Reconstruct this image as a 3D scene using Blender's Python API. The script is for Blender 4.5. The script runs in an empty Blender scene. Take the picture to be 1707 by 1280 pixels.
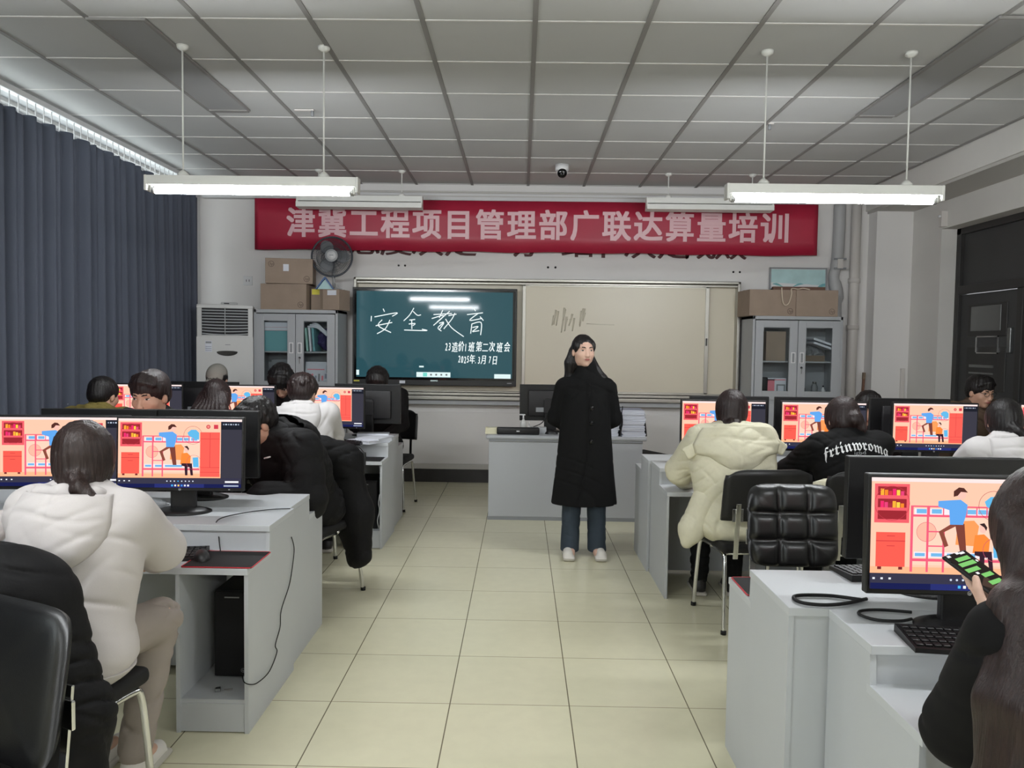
import bpy, bmesh, math, random
import numpy as np
from mathutils import Vector, Matrix, Euler
random.seed(7)
PI = math.pi
SC = bpy.context.scene
COL = SC.collection

# ------------------------------------------------------------------ camera
CZ = 1.504
def set_camera():
    yaw, pitch, roll = -.010968, -.049464, .01372
    fw = Vector((math.sin(yaw)*math.cos(pitch), math.cos(yaw)*math.cos(pitch), math.sin(pitch)))
    r = Vector((math.cos(yaw), -math.sin(yaw), 0)); u = r.cross(fw)
    r2 = math.cos(roll)*r + math.sin(roll)*u; u2 = -math.sin(roll)*r + math.cos(roll)*u
    cd = bpy.data.cameras.new('camera'); co = bpy.data.objects.new('camera', cd); COL.objects.link(co)
    m = Matrix((r2, u2, -fw)).transposed().to_4x4(); m.translation = (0, 0, CZ)
    co.matrix_world = m
    cd.sensor_fit = 'HORIZONTAL'; cd.sensor_width = 36; cd.lens = 36*1292.35/1707
    cd.clip_start = .05
    SC.camera = co
set_camera()

# ------------------------------------------------------------------ world, exposure
W = bpy.data.worlds.new('world'); SC.world = W; W.use_nodes = True
W.node_tree.nodes['Background'].inputs[0].default_value = (.92, .96, 1, 1)
W.node_tree.nodes['Background'].inputs[1].default_value = 5.0
SC.view_settings.view_transform = 'Standard'
SC.view_settings.look = 'None'
SC.view_settings.gamma = 1
SC.view_settings.use_curve_mapping = False
SC.view_settings.exposure = 0.14
TUBE = 150.0           # strength of the fluorescent tubes
SCREEN = 1.0         # strength of the monitors

# ------------------------------------------------------------------ materials
def lin(c):
    if isinstance(c, str):
        c = [int(c[i:i+2], 16)/255 for i in (0, 2, 4)]
    return tuple((x/12.92 if x <= .04045 else ((x+.055)/1.055)**2.4) for x in c)
def mat(name, c, rough=.5, metal=0, bump=0, scale=60, var=0, emit=0, spec=.5, coat=0, stretch=None):
    m = bpy.data.materials.new(name); m.use_nodes = True
    nt = m.node_tree; b = nt.nodes['Principled BSDF']
    c = lin(c)
    b.inputs['Base Color'].default_value = (*c, 1)
    b.inputs['Roughness'].default_value = rough
    b.inputs['Metallic'].default_value = metal
    b.inputs['Specular IOR Level'].default_value = spec
    if coat: b.inputs['Coat Weight'].default_value = coat; b.inputs['Coat Roughness'].default_value = .15
    if emit:
        b.inputs['Emission Color'].default_value = (*c, 1); b.inputs['Emission Strength'].default_value = emit
        b.inputs['Base Color'].default_value = (0.01, 0.01, 0.01, 1)
    if bump or var:
        tc = nt.nodes.new('ShaderNodeTexCoord'); n = nt.nodes.new('ShaderNodeTexNoise')
        n.inputs['Scale'].default_value = scale; n.inputs['Detail'].default_value = 5
        if stretch:
            mp = nt.nodes.new('ShaderNodeMapping'); mp.inputs['Scale'].default_value = stretch
            nt.links.new(tc.outputs['Object'], mp.inputs[0]); nt.links.new(mp.outputs[0], n.inputs['Vector'])
        else:
            nt.links.new(tc.outputs['Object'], n.inputs['Vector'])
        if bump:
            bp = nt.nodes.new('ShaderNodeBump'); bp.inputs['Strength'].default_value = bump; bp.inputs['Distance'].default_value = .01
            nt.links.new(n.outputs['Fac'], bp.inputs['Height']); nt.links.new(bp.outputs[0], b.inputs['Normal'])
        if var:
            rp = nt.nodes.new('ShaderNodeMapRange'); rp.inputs[1].default_value = .3; rp.inputs[2].default_value = .7
            rp.inputs[3].default_value = 1-var; rp.inputs[4].default_value = 1+var
            nt.links.new(n.outputs['Fac'], rp.inputs[0])
            mx = nt.nodes.new('ShaderNodeMix'); mx.data_type = 'RGBA'; mx.blend_type = 'MULTIPLY'; mx.inputs[0].default_value = 1
            mx.inputs[6].default_value = (*c, 1)
            nt.links.new(rp.outputs[0], mx.inputs[7]); nt.links.new(mx.outputs[2], b.inputs['Base Color'])
    return m
def emis(name, c, s=None):
    m = bpy.data.materials.new(name); m.use_nodes = True; nt = m.node_tree
    nt.nodes.remove(nt.nodes['Principled BSDF'])
    e = nt.nodes.new('ShaderNodeEmission'); e.inputs[0].default_value = (*lin(c), 1); e.inputs[1].default_value = SCREEN if s is None else s
    nt.links.new(e.outputs[0], nt.nodes['Material Output'].inputs[0])
    return m
def glass(name, tint=(1, 1, 1), refl=.12):
    m = bpy.data.materials.new(name); m.use_nodes = True; nt = m.node_tree
    nt.nodes.remove(nt.nodes['Principled BSDF'])
    t = nt.nodes.new('ShaderNodeBsdfTransparent'); t.inputs[0].default_value = (*tint, 1)
    g = nt.nodes.new('ShaderNodeBsdfGlossy'); g.inputs['Roughness'].default_value = .03
    f = nt.nodes.new('ShaderNodeLayerWeight'); f.inputs[0].default_value = refl
    x = nt.nodes.new('ShaderNodeMixShader')
    nt.links.new(f.outputs['Facing'], x.inputs[0]); nt.links.new(t.outputs[0], x.inputs[1]); nt.links.new(g.outputs[0], x.inputs[2])
    nt.links.new(x.outputs[0], nt.nodes['Material Output'].inputs[0])
    return m
M = {}
def mk(k, *a, **kw): M[k] = mat(k, *a, **kw)
mk('wall', (.87, .86, .85), .8, var=.02, scale=2, bump=.05)
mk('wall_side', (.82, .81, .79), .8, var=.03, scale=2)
mk('tile_ceiling', (.75, .75, .745), .9, var=.03, scale=1.2)
mk('bar_dark', (.55, .54, .53), .6)
mk('bar_white', (.85, .84, .83), .6)
mk('base_dark', (.13, .12, .12), .4, var=.3, scale=9)
mk('ledge', (.72, .71, .69), .6)
mk('laminate', (.735, .745, .755), .45, var=.015, scale=4)
mk('laminate_edge', (.76, .77, .78), .4)
mk('black', (.055, .05, .055), .45)
mk('black_soft', (.045, .04, .045), .8)
mk('black_gloss', (.03, .03, .035), .12)
mk('rubber', (.04, .04, .04), .7)
mk('leather', (.055, .053, .055), .35, bump=.06, scale=320)
mk('chrome', (.86, .86, .86), .14, 1)
mk('steel', (.62, .63, .63), .35, 1)
mk('alu', (.66, .65, .62), .38, .85)
mk('white', (.86, .86, .86), .5)
mk('white_plastic', (.83, .83, .81), .4)
mk('cream', (.86, .84, .72), .55)
mk('red', (.78, .12, .18), .5)
mk('metal_grey', (.67, .68, .69), .45, var=.01, scale=3)
mk('metal_grey_dark', (.52, .53, .54), .5)
mk('board_white', (.84, .81, .73), .35, var=.015, scale=1.5)
mk('card', (.60, .53, .47), .85, var=.06, scale=8)
mk('card_dark', (.48, .42, .36), .85, var=.05, scale=8)
mk('card_mark', (.33, .27, .24), .8)
mk('paper', (.86, .87, .90), .8)
mk('paper_line', (.62, .64, .70), .8)
mk('banner', (.67, .13, .24), .42, var=.05, scale=3)
mk('banner_text', (.90, .74, .76), .3)
mk('wall_text', (.30, .13, .13), .6)
mk('curtain', (.325, .345, .395), .9, bump=.1, scale=200)
mk('frame_white', (.80, .80, .80), .45)
mk('door_dark', (.235, .235, .235), .55, var=.05, scale=3)
mk('door_frame', (.19, .185, .18), .5)
mk('pipe_grey', (.66, .66, .66), .55)
mk('pipe_white', (.80, .78, .76), .4)
mk('ac_white', (.80, .80, .79), .45)
mk('ac_grille', (.70, .71, .72), .45)
mk('dark_gap', (.10, .10, .11), .7)
mk('lamp_white', (.86, .86, .84), .4)
mk('wood', (.42, .30, .24), .6)
mk('teal', (.46, .68, .70), .6)
mk('green_pale', (.62, .78, .74), .6)
mk('purple', (.22, .18, .36), .7)
mk('blue_sign', (.16, .32, .52), .5)
mk('pink', (.93, .55, .60), .6)
mk('yellow', (.86, .82, .30), .6)
mk('string', (.80, .74, .66), .8)
mk('fan_dark', (.22, .24, .27), .4)
mk('vent_panel', (.60, .60, .60), .6)
mk('sky_blue', (.70, .82, .82), .7, var=.1, scale=6)
mk('plastic_bag', (.55, .56, .57), .25, bump=.6, scale=25)
mk('tube', (.97, .985, 1), emit=TUBE)
mk('tube_cap', (.75, .75, .75), .3, .8)
mk('label_grey', (.55, .56, .57), .5)
M['glass'] = glass('glass', (.93, .96, .95))
M['cabinet_glass'] = glass('cabinet_glass', (.90, .92, .92), .12)
M['cage_mesh'] = mat('cage_mesh', (.25, .27, .30), .5)

def floor_mat():
    m = mat('floor_tile', (.84, .81, .685), .16, spec=.35); nt = m.node_tree; b = nt.nodes['Principled BSDF']
    tc = nt.nodes.new('ShaderNodeTexCoord'); sp = nt.nodes.new('ShaderNodeSeparateXYZ'); nt.links.new(tc.outputs['Object'], sp.inputs[0])
    def math_(op, a, bb=None):
        n = nt.nodes.new('ShaderNodeMath'); n.operation = op
        for i, v in enumerate((a, bb)):
            if v is None: continue
            if isinstance(v, (int, float)): n.inputs[i].default_value = v
            else: nt.links.new(v, n.inputs[i])
        return n.outputs[0]
    def line(out, off, w):
        f = math_('FRACT', math_('DIVIDE', math_('ADD', out, off), .5))
        d = math_('MINIMUM', f, math_('SUBTRACT', 1, f))
        return math_('LESS_THAN', d, w), math_('FLOOR', math_('DIVIDE', math_('ADD', out, off), .5))
    lx, ix = line(sp.outputs[0], .2767+50, .0048); ly, iy = line(sp.outputs[1], -5.18+50, .0042)
    cb = nt.nodes.new('ShaderNodeCombineXYZ'); nt.links.new(ix, cb.inputs[0]); nt.links.new(iy, cb.inputs[1])
    wn = nt.nodes.new('ShaderNodeTexWhiteNoise'); nt.links.new(cb.outputs[0], wn.inputs['Vector'])
    no = nt.nodes.new('ShaderNodeTexNoise'); no.inputs['Scale'].default_value = 14; no.inputs['Detail'].default_value = 6
    nt.links.new(tc.outputs['Object'], no.inputs['Vector'])
    v = math_('ADD', math_('MULTIPLY', wn.outputs[0], .05), math_('ADD', math_('MULTIPLY', no.outputs[0], .10), .92))
    def mix(f, a, c2, mode='MIX'):
        x = nt.nodes.new('ShaderNodeMix'); x.data_type = 'RGBA'; x.blend_type = mode
        if isinstance(f, (int, float)): x.inputs[0].default_value = f
        else: nt.links.new(f, x.inputs[0])
        for i, q in ((6, a), (7, c2)):
            if isinstance(q, tuple): x.inputs[i].default_value = (*q, 1)
            else: nt.links.new(q, x.inputs[i])
        return x.outputs[2]
    base = mix(1.0, lin((.86, .842, .728)), v, 'MULTIPLY')
    base = mix(ly, base, lin((.58, .54, .44)))
    base = mix(lx, base, lin((.46, .43, .35)))
    nt.links.new(base, b.inputs['Base Color'])
    r = math_('ADD', .15, math_('MULTIPLY', no.outputs[0], .08)); nt.links.new(r, b.inputs['Roughness'])
    return m
M['floor'] = floor_mat()

# ------------------------------------------------------------------ mesh builder
class MB:
    def __init__(s): s.v = []; s.f = []; s.m = []; s.mats = []; s.sm = []
    def mi(s, m):
        m = M[m] if isinstance(m, str) else m
        if m not in s.mats: s.mats.append(m)
        return s.mats.index(m)
    def add(s, vs, fs, m, smooth=False, T=None):
        o = len(s.v); k = s.mi(m)
        for v in vs:
            v = Vector(v); s.v.append(tuple(T @ v) if T is not None else tuple(v))
        for f in fs: s.f.append([i+o for i in f]); s.m.append(k); s.sm.append(smooth)
        return s
    def box(s, lo, hi, m, bev=0, T=None):
        lo, hi = [min(a, b) for a, b in zip(lo, hi)], [max(a, b) for a, b in zip(lo, hi)]
        if not bev:
            vs = [(x, y, z) for z in (lo[2], hi[2]) for y in (lo[1], hi[1]) for x in (lo[0], hi[0])]
            fs = [(0, 2, 3, 1), (4, 5, 7, 6), (0, 1, 5, 4), (2, 6, 7, 3), (0, 4, 6, 2), (1, 3, 7, 5)]
            return s.add(vs, fs, m, False, T)
        bm = bmesh.new(); bmesh.ops.create_cube(bm, size=1)
        for v in bm.verts: v.co = Vector([(a+b)/2 + c*(b-a) for a, b, c in zip(lo, hi, v.co)])
        bmesh.ops.bevel(bm, geom=list(bm.edges), offset=bev, segments=3, profile=.5, affect='EDGES')
        bm.verts.index_update()
        s.add([v.co[:] for v in bm.verts], [[v.index for v in f.verts] for f in bm.faces], m, bev > .008, T); bm.free()
        return s
    def tube(s, pts, r, m, n=10, cap=True, closed=False, T=None):
        P = [Vector(p) for p in pts]; k = len(P); rs = r if isinstance(r, (list, tuple)) else [r]*k
        vs = []; up = None
        for i in range(k):
            if closed: t = P[(i+1) % k]-P[i-1]
            else: t = P[min(i+1, k-1)]-P[max(i-1, 0)]
            t.normalize()
            if up is None:
                up = t.orthogonal().normalized()
            up = (up - t*up.dot(t))
            up = up.normalized() if up.length > 1e-6 else t.orthogonal().normalized()
            w = t.cross(up)
            for j in range(n):
                a = 2*PI*j/n; vs.append(P[i]+(up*math.cos(a)+w*math.sin(a))*rs[i])
        fs = []
        for i in range(k if closed else k-1):
            i2 = (i+1) % k
            for j in range(n): fs.append((i*n+j, i*n+(j+1) % n, i2*n+(j+1) % n, i2*n+j))
        if cap and not closed: fs.append(tuple(range(n-1, -1, -1))); fs.append(tuple((k-1)*n+j for j in range(n)))
        return s.add(vs, fs, m, True, T)
    def cyl(s, a, b, r, m, n=20, r2=None, T=None):
        s.tube([a, b], [r, r if r2 is None else r2], m, n, T=T)
        return s
    def prism(s, poly, a, b, m, axis='z', T=None):
        n = len(poly)
        def p(u, v, w): return {'z': (u, v, w), 'y': (u, w, v), 'x': (w, u, v)}[axis]
        vs = [p(u, v, a) for u, v in poly]+[p(u, v, b) for u, v in poly]
        fs = [tuple(range(n-1, -1, -1)), tuple(range(n, 2*n))]+[(i, (i+1) % n, n+(i+1) % n, n+i) for i in range(n)]
        return s.add(vs, fs, m, False, T)
    def lathe(s, prof, m, n=28, T=None, smooth=True):
        vs = []; k = len(prof)
        for i in range(n):
            a = 2*PI*i/n
            for r, z in prof: vs.append((r*math.cos(a), r*math.sin(a), z))
        fs = [(i*k+j, ((i+1) % n)*k+j, ((i+1) % n)*k+j+1, i*k+j+1) for i in range(n) for j in range(k-1)]
        return s.add(vs, fs, m, smooth, T)
    def build(s, name, parent=None, loc=None, rz=0, fix=False):
        me = bpy.data.meshes.new(name); me.from_pydata(s.v, [], s.f)
        for m in s.mats: me.materials.append(m)
        me.polygons.foreach_set('material_index', s.m); me.polygons.foreach_set('use_smooth', s.sm)
        bm = bmesh.new(); bm.from_mesh(me); bmesh.ops.recalc_face_normals(bm, faces=bm.faces); bm.to_mesh(me); bm.free()
        me.update()
        o = bpy.data.objects.new(name, me); COL.objects.link(o)
        if parent: o.parent = parent
        if loc: o.location = loc
        if rz: o.rotation_euler = (0, 0, rz)
        return o
def tag(o, label, cat, group=None, kind=None):
    o['label'] = label; o['category'] = cat
    if group: o['group'] = group
    if kind: o['kind'] = kind
    return o
def thing(name, label, cat, loc=(0, 0, 0), rz=0, group=None, rot=None):
    o = bpy.data.objects.new(name, None); COL.objects.link(o); o.empty_display_size = .1
    o.location = loc; o.rotation_euler = rot if rot else (0, 0, rz)
    return tag(o, label, cat, group)
def struct(name, mb):
    o = mb.build(name); o['kind'] = 'structure'; return o
def copy_tree(o, parent=None):
    c = o.copy(); COL.objects.link(c)
    if parent: c.parent = parent
    for ch in list(o.children): copy_tree(ch, c)
    return c
def dup(o, label, loc, rz=0, rot=None, group=None):
    c = copy_tree(o); c.location = loc; c.rotation_euler = rot if rot else (0, 0, rz); c['label'] = label
    if group: c['group'] = group
    return c
def spline(pts, n=8):
    P = [Vector(p) for p in pts]; out = []
    for i in range(len(P)-1):
        p0, p1, p2, p3 = P[max(i-1, 0)], P[i], P[i+1], P[min(i+2, len(P)-1)]
        for k in range(n):
            t = k/n
            out.append(.5*((2*p1)+(p2-p0)*t+(2*p0-5*p1+4*p2-p3)*t*t+(3*p1-p0-3*p2+p3)*t**3))
    out.append(P[-1]); return out
def text(s, size=1, off=0, ext=.0, shear=0, align='CENTER', res=3):
    cu = bpy.data.curves.new('lettering', 'FONT'); cu.body = s; cu.size = size; cu.offset = off; cu.extrude = ext
    cu.shear = shear; cu.align_x = align; cu.align_y = 'CENTER'; cu.resolution_u = res
    o = bpy.data.objects.new('lettering', cu); COL.objects.link(o)
    dg = bpy.context.evaluated_depsgraph_get(); me = o.evaluated_get(dg).to_mesh()
    vs = [v.co.copy() for v in me.vertices]; fs = [tuple(p.vertices) for p in me.polygons]
    o.evaluated_get(dg).to_mesh_clear(); bpy.data.objects.remove(o); bpy.data.curves.remove(cu)
    return vs, fs
def wall_text(mb, s, x, y, z, size, m, off=0, **k):     # lettering on a surface facing -Y
    vs, fs = text(s, size, off, **k)
    mb.add([(x+v.x, y-v.z, z+v.y) for v in vs], fs, m)

# ------------------------------------------------------------------ the room
XL, XR, YB, YF, HC = -3.72, 4.10, 8.45, -3.2, 3.229
b = MB(); b.box((XL-.2, YF-.2, -.1), (XR+.5, YB+.2, 0), 'floor'); struct('floor', b)
b = MB(); b.box((XL-.2, YF-.2, HC), (XR+.5, YB+.2, HC+.1), 'tile_ceiling')
x = .0508-.6*7
while x < 3.7:
    if x > XL: b.box((x-.014, YF, HC-.006), (x+.014, YB, HC+.001), 'bar_dark')
    x += .6
y = 4.2135-.6*12
while y < YB:
    b.box((XL, y-.007, HC-.004), (3.68, y+.007, HC+.001), 'bar_white')
    y += .6
struct('ceiling', b)
b = MB(); b.box((XL-.2, YB, 0), (XR+.5, YB+.2, HC), 'wall')
b.box((3.72, 8.26, 0), (XR+.02, YB, HC), 'wall')
struct('wall_back', b)
# left wall with the long window opening behind the curtain
b = MB()
b.box((XL-.2, YF, 0), (XL, YB, .9), 'wall_side'); b.box((XL-.2, YF, 3.2), (XL, YB, HC), 'wall_side')
b.box((XL-.2, 8.25, .9), (XL, YB, 3.2), 'wall_side'); b.box((XL-.2, YF, .9), (XL, -2.6, 3.2), 'wall_side')
struct('wall_left', b)
def window(n, y0, y1):
    f = MB(); z0, z1 = .9, 3.2
    for a0, a1, c0, c1 in ((y0, y1, z0, z0+.06), (y0, y1, z1-.05, z1), (y0, y0+.06, z0, z1), (y1-.06, y1, z0, z1), ((y0+y1)/2-.03, (y0+y1)/2+.03, z0, z1), (y0, y1, 2.35, 2.4)):
        f.box((XL-.14, a0, c0), (XL-.06, a1, c1), 'frame_white')
    o = struct('window_%d' % n, f)
    p = MB(); p.box((XL-.105, y0+.05, z0+.05), (XL-.099, y1-.05, z1-.05), 'glass'); p.build('pane', o)
window(1, 4.7, 8.25); window(2, 1.05, 4.7); window(3, -2.6, 1.05)
b = MB(); b.box((XL-.2, YF-.2, 0), (XR+.5, YF, HC), 'wall_side'); struct('wall_front', b)
# right wall: solid up to the door opening, then lintel above
DY0, DY1, DZ = 5.75, 7.70, 2.70
b = MB()
b.box((XR, DY1, 0), (XR+.22, YB, HC), 'wall_side'); b.box((XR, YF, 0), (XR+.22, DY0, HC), 'wall_side')
b.box((XR, DY0, DZ), (XR+.22, DY1, HC), 'wall_side')
struct('wall_right', b)
b = MB(); b.box((3.68, YF, 2.99), (XR, YB, HC), 'wall_side', .004); b.box((3.70, YF, 2.965), (XR, YB, 2.99), 'ledge'); struct('trim_1', b)
# double door, dark grey, with transom
d = thing('door_1', 'dark grey double door with a transom in the right wall', 'door', (XR+.2, DY0, 0)); d['kind'] = 'structure'
L = DY1-DY0
f = MB(); f.box((-.05, 0, 0), (.03, .06, DZ), 'door_frame', .004); f.box((-.05, L-.07, 0), (.03, L, DZ), 'door_frame', .004)
f.box((-.05, 0, DZ-.06), (.03, L, DZ), 'door_frame', .004); f.box((-.06, .06, 2.06), (.03, L-.07, 2.14), 'door_frame', .004); f.box((-.04, .92, 0), (.02, 1.0, 2.06), 'door_frame', .004)
f.build('door_frame', d)
f = MB(); f.box((-.01, .06, 2.14), (.01, L-.07, DZ-.06), 'door_dark'); f.build('transom_panel', d)
for y0, y1 in ((.06, .92), (1.0, L-.07)):
    f = MB(); f.box((-.02, y0+.003, .01), (.015, y1-.003, 2.055), 'door_dark', .004)
    for z0, z1 in ((.25, .95), (1.15, 1.55), (1.65, 1.95)):
        f.box((-.03, y0+.14, z0), (-.018, y1-.14, z1), 'door_frame', .006)
    lf = f.build('door_leaf', d)
    if y0 > .5:
        g = MB(); g.box((-.036, y0+.22, 1.70), (-.031, y1-.20, 1.93), 'steel', .002); g.box((-.036, y0+.30, 1.36), (-.031, y1-.2, 1.385), 'steel'); g.box((-.036, y0+.30, 1.30), (-.031, y1-.2, 1.315), 'steel')
        g.box((-.05, y0+.05, 1.50), (-.02, y0+.10, 1.72), 'steel', .006)
        for (a0, a1, c0, c1) in ((.24, .58, 1.64, 1.652), (.24, .58, 1.49, 1.502), (.24, .252, 1.49, 1.652), (.568, .58, 1.49, 1.652)): g.box((-.04, y0+a0, c0), (-.031, y0+a1, c1), 'chrome')
        g.build('lock_plate', lf)
# back wall low ledge and dark skirting
b = MB(); b.box((-1.9, 8.41, .145), (3.7, YB, .205), 'ledge', .006); b.box((-1.9, 8.43, .205), (3.7, YB, .77), 'wall'); struct('trim_2', b)
b = MB(); b.box((XL, 8.425, 0), (3.72, YB, .145), 'base_dark'); struct('baseboard_back', b)
b = MB(); b.box((XR-.015, YF, 0), (XR, DY0, .12), 'base_dark'); b.box((XR-.015, DY1, 0), (XR, 8.26, .12), 'base_dark'); struct('baseboard_right', b)
# white cable trunking above the banner
b = MB(); b.box((-3.45, 8.36, 3.045), (3.1, YB, 3.135), 'frame_white', .006); b.box((-3.45, 8.345, 3.12), (3.1, 8.37, 3.14), 'ledge', .003); b.box((-3.45, 8.35, 3.085), (3.1, 8.37, 3.092), 'ledge'); struct('trim_3', b)
b = MB(); b.box((XL+.005, 8.2, 0), (-3.50, YB, HC), 'frame_white', .005); struct('window_light_strip', b)  # white strip standing in for the line of window light by the curtain

# ceiling slots (recessed grey panels)
def vent(label, x0, x1, y0, y1):
    v = thing('ceiling_vent', label, 'vent', ((x0+x1)/2, (y0+y1)/2, HC), group='recessed ceiling panels')
    hx, hy = (x1-x0)/2, (y1-y0)/2
    p = MB(); p.box((-hx, -hy, -.012), (hx, hy, -.007), 'vent_panel'); p.build('panel', v)
    p = MB()
    for a in ((-hx-.02, -hy-.02, -hx, hy+.02), (hx, -hy-.02, hx+.02, hy+.02), (-hx, -hy-.02, hx, -hy), (-hx, hy, hx, hy+.05)):
        p.box((a[0], a[1], -.02), (a[2], a[3], -.005), 'bar_dark', .002)
    p.build('frame', v)
vent('long grey recessed ceiling panel on the curtain side', -2.33, -2.05, 4.22, 5.80)
vent('long grey recessed ceiling panel on the door side', 2.44, 2.70, 4.10, 5.77)

# ------------------------------------------------------------------ curtain
def curtain():
    c = thing('curtain', 'blue grey pleated floor length curtain closed over the left windows', 'curtain', (-3.5, 2.6, 0))
    n = 900; y0, y1 = -2.4, 5.62; vs = []; zs = [0.03, .4, 1., 1.7, 2.4, 2.9, 3.02]
    for i in range(n+1):
        y = y0+(y1-y0)*i/n
        for z in zs:
            k = .55+.45*z/3.0
            a = .035*math.sin(y*2*PI/.19+.8*math.sin(y*3.1))+.022*math.sin(y*2*PI/.071+1.3*math.sin(y*2.2+z*.15))+.02*math.sin(y*1.7+z*.6)
            zz = z if z < 3 else 3.035+.022*math.cos(y*2*PI/.19+.8*math.sin(y*3.1))
            vs.append((a*(1.15-.25*k)+.05, y, zz))
    K = len(zs)
    fs = [(i*K+j, (i+1)*K+j, (i+1)*K+j+1, i*K+j+1) for i in range(n) for j in range(K-1)]
    b = MB(); b.add(vs, fs, 'curtain', True); o = b.build('fabric', c)
    md = o.modifiers.new('thickness', 'SOLIDIFY'); md.thickness = .004
    b = MB(); b.box((-.02, -5.0, 3.175), (.04, 5.62, 3.215), 'frame_white', .004); b.build('rail', c)
    b = MB(); b.cyl((.02, 0, 3.03), (.02, 0, 3.18), .004, 'frame_white', 6); h = b.build('hook', c)
    for i in range(75):
        k = h if i == 0 else h.copy()
        if i: COL.objects.link(k)
        k.location = (0, -1.4+i*.095, 0)
curtain()

# ------------------------------------------------------------------ fluorescent lamps
def lamp(label, x, y, lit=True, zb=2.40, group='hanging tube lamps'):
    t = thing('tube_lamp', label, 'lamp', (x, y, zb), group=group)
    h = MB(); w = .625
    h.prism([(-.034, .034), (-.034, .088), (.034, .088), (.034, .034)], -w, w, 'lamp_white', 'x')
    h.box((-w-.004, -.036, .0), (-w+.012, .036, .090), 'lamp_white', .003); h.box((w-.012, -.036, .0), (w+.004, .036, .090), 'lamp_white', .003)
    h.build('housing', t)
    if lit:
        g = MB(); g.cyl((-w+.05, 0, .004), (w-.05, 0, .004), .019, 'tube', 16); g.build('tube', t)
        for e in (-1, 1):
            g = MB(); g.cyl((e*(w-.03), 0, .004), (e*(w-.05), 0, .004), .020, 'tube_cap', 16); g.box((e*(w-.02), -.012, -.008), (e*(w-.032), .012, .04), 'lamp_white', .002); g.build('lamp_holder', t)
    else:
        g = MB(); g.prism([(-.06, -.03), (-.06, .02), (.06, .03), (.075, -.035)], -w, w, 'lamp_white', 'x'); g.build('reflector', t)
    for sx in (-.41, .42):
        g = MB(); g.cyl((sx, 0, .085), (sx, 0, HC-zb), .0055, 'lamp_white', 8); rd = g.build('hanging_rod', t)
        g = MB(); g.lathe([(0, .085), (.03, .088), (.034, .10), (.02, .115), (.008, .125), (0, .125)], 'lamp_white', 16, Matrix.Translation((sx, 0, 0))); g.build('rod_cup', rd)
        g = MB(); g.lathe([(0, HC-zb), (.036, HC-zb), (.034, HC-zb-.015), (.012, HC-zb-.03), (0, HC-zb-.03)], 'lamp_white', 16, Matrix.Translation((sx, 0, 0))); g.build('ceiling_rose', rd)
    return t
lamp('lit white tube lamp hanging in front of the curtain side', -1.594, 4.6, zb=2.385)
lamp('lit white tube lamp hanging on the door side', 1.813, 4.6, zb=2.375)
lamp('unlit white lamp above the left half of the red banner', -1.63, 7.8, False, 2.885)
lamp('unlit white lamp above the right half of the red banner', 1.85, 7.8, False, 2.90)
for yy, nm in ((1.4, 'lit tube lamp overhead, second row from the whiteboard,'), (-1.8, 'lit tube lamp overhead, third row from the whiteboard,')):
    for xx, side in ((-1.594, 'curtain side'), (1.813, 'door side')):
        lamp(nm+' '+side, xx, yy, zb=2.38)

def bracket(label, x, y, dx):
    t = thing('ceiling_bracket', label, 'bracket', (x, y, HC))
    b = MB(); b.box((min(dx, 0)-.012, -.012, -.016), (max(dx, 0)+.012, .012, -.004), 'pipe_white', .003); b.build('arm', t)
    b = MB(); b.cyl((0, 0, -.012), (0, 0, -.055), .012, 'metal_grey_dark', 10); b.build('hook', t)
bracket('small grey bracket under the ceiling above the left lamp', -1.565, 5.80, -.12)
bracket('small dark bracket under the ceiling above the right lamp', 1.87, 6.02, .02)
# ------------------------------------------------------------------ computer desks
def desk(label, x0, x1, yf, yb, comp=None, group=None, zl=.645, zu=.75):
    """yf = user's edge, yb = inner edge; stepped top."""
    s = 1 if yb > yf else -1
    t = thing('computer_desk', label, 'desk', ((x0+x1)/2, yf, 0), group=group); cx = (x0+x1)/2
    a0, a1 = x0-cx, x1-cx; D = abs(yb-yf)
    def Y(v): return s*v
    st = .26
    b = MB(); b.box((a0, Y(0), zl-.025), (a1, Y(st+.02), zl), 'laminate_edge', .002); b.build('keyboard_shelf', t)
    b = MB(); b.box((a0+.018, Y(st+.012), zl), (a1-.018, Y(st+.028), zu-.025), 'laminate'); b.build('riser', t)
    b = MB(); b.box((a0, Y(st), zu-.025), (a1, Y(D), zu), 'laminate_edge', .002); b.build('monitor_shelf', t)
    prof = [(Y(.012), 0), (Y(.012), zl-.025), (Y(st+.0), zl-.025), (Y(st+.008), zu-.025), (Y(D-.003), zu-.025), (Y(D-.003), 0)]
    for e in (a0, a1-.018):
        b = MB(); b.prism(prof, e+.001, e+.017, 'laminate', 'x'); b.build('end_panel', t)
    b = MB(); b.box((a0+.018, Y(D-.022), .02), (a1-.018, Y(D-.006), zu-.026), 'laminate'); b.build('back_panel', t)
    n = max(1, round((a1-a0)/1.3))
    for i in range(1, n):
        xx = a0+(a1-a0)*i/n
        b = MB(); b.box((xx-.008, Y(.03), 0), (xx+.008, Y(D-.12), zl-.026), 'laminate'); b.build('divider_panel', t)
    if comp:
        b = MB(); b.box((a1-.28, Y(.012), 0), (a1-.264, Y(D-.12), zl-.026), 'laminate_edge'); b.build('divider_panel', t)
        b = MB(); b.box((a1-.264, Y(.02), .115), (a1-.019, Y(D-.12), .13), 'laminate'); b.build('tower_shelf', t)
        b = MB(); b.box((a1-.264, Y(.016), .005), (a1-.019, Y(.03), .115), 'laminate'); b.build('kick_board', t)
    return t
G = 'stepped grey computer desks'
desk('grey stepped desk on the left, nearest the camera, with the red edged mouse mat', -3.3, -1.024, 2.885, 3.49, True, G)
desk('grey stepped desk on the left, back to back behind the nearest one', -3.3, -1.045, 4.09, 3.495, False, G)
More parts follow.
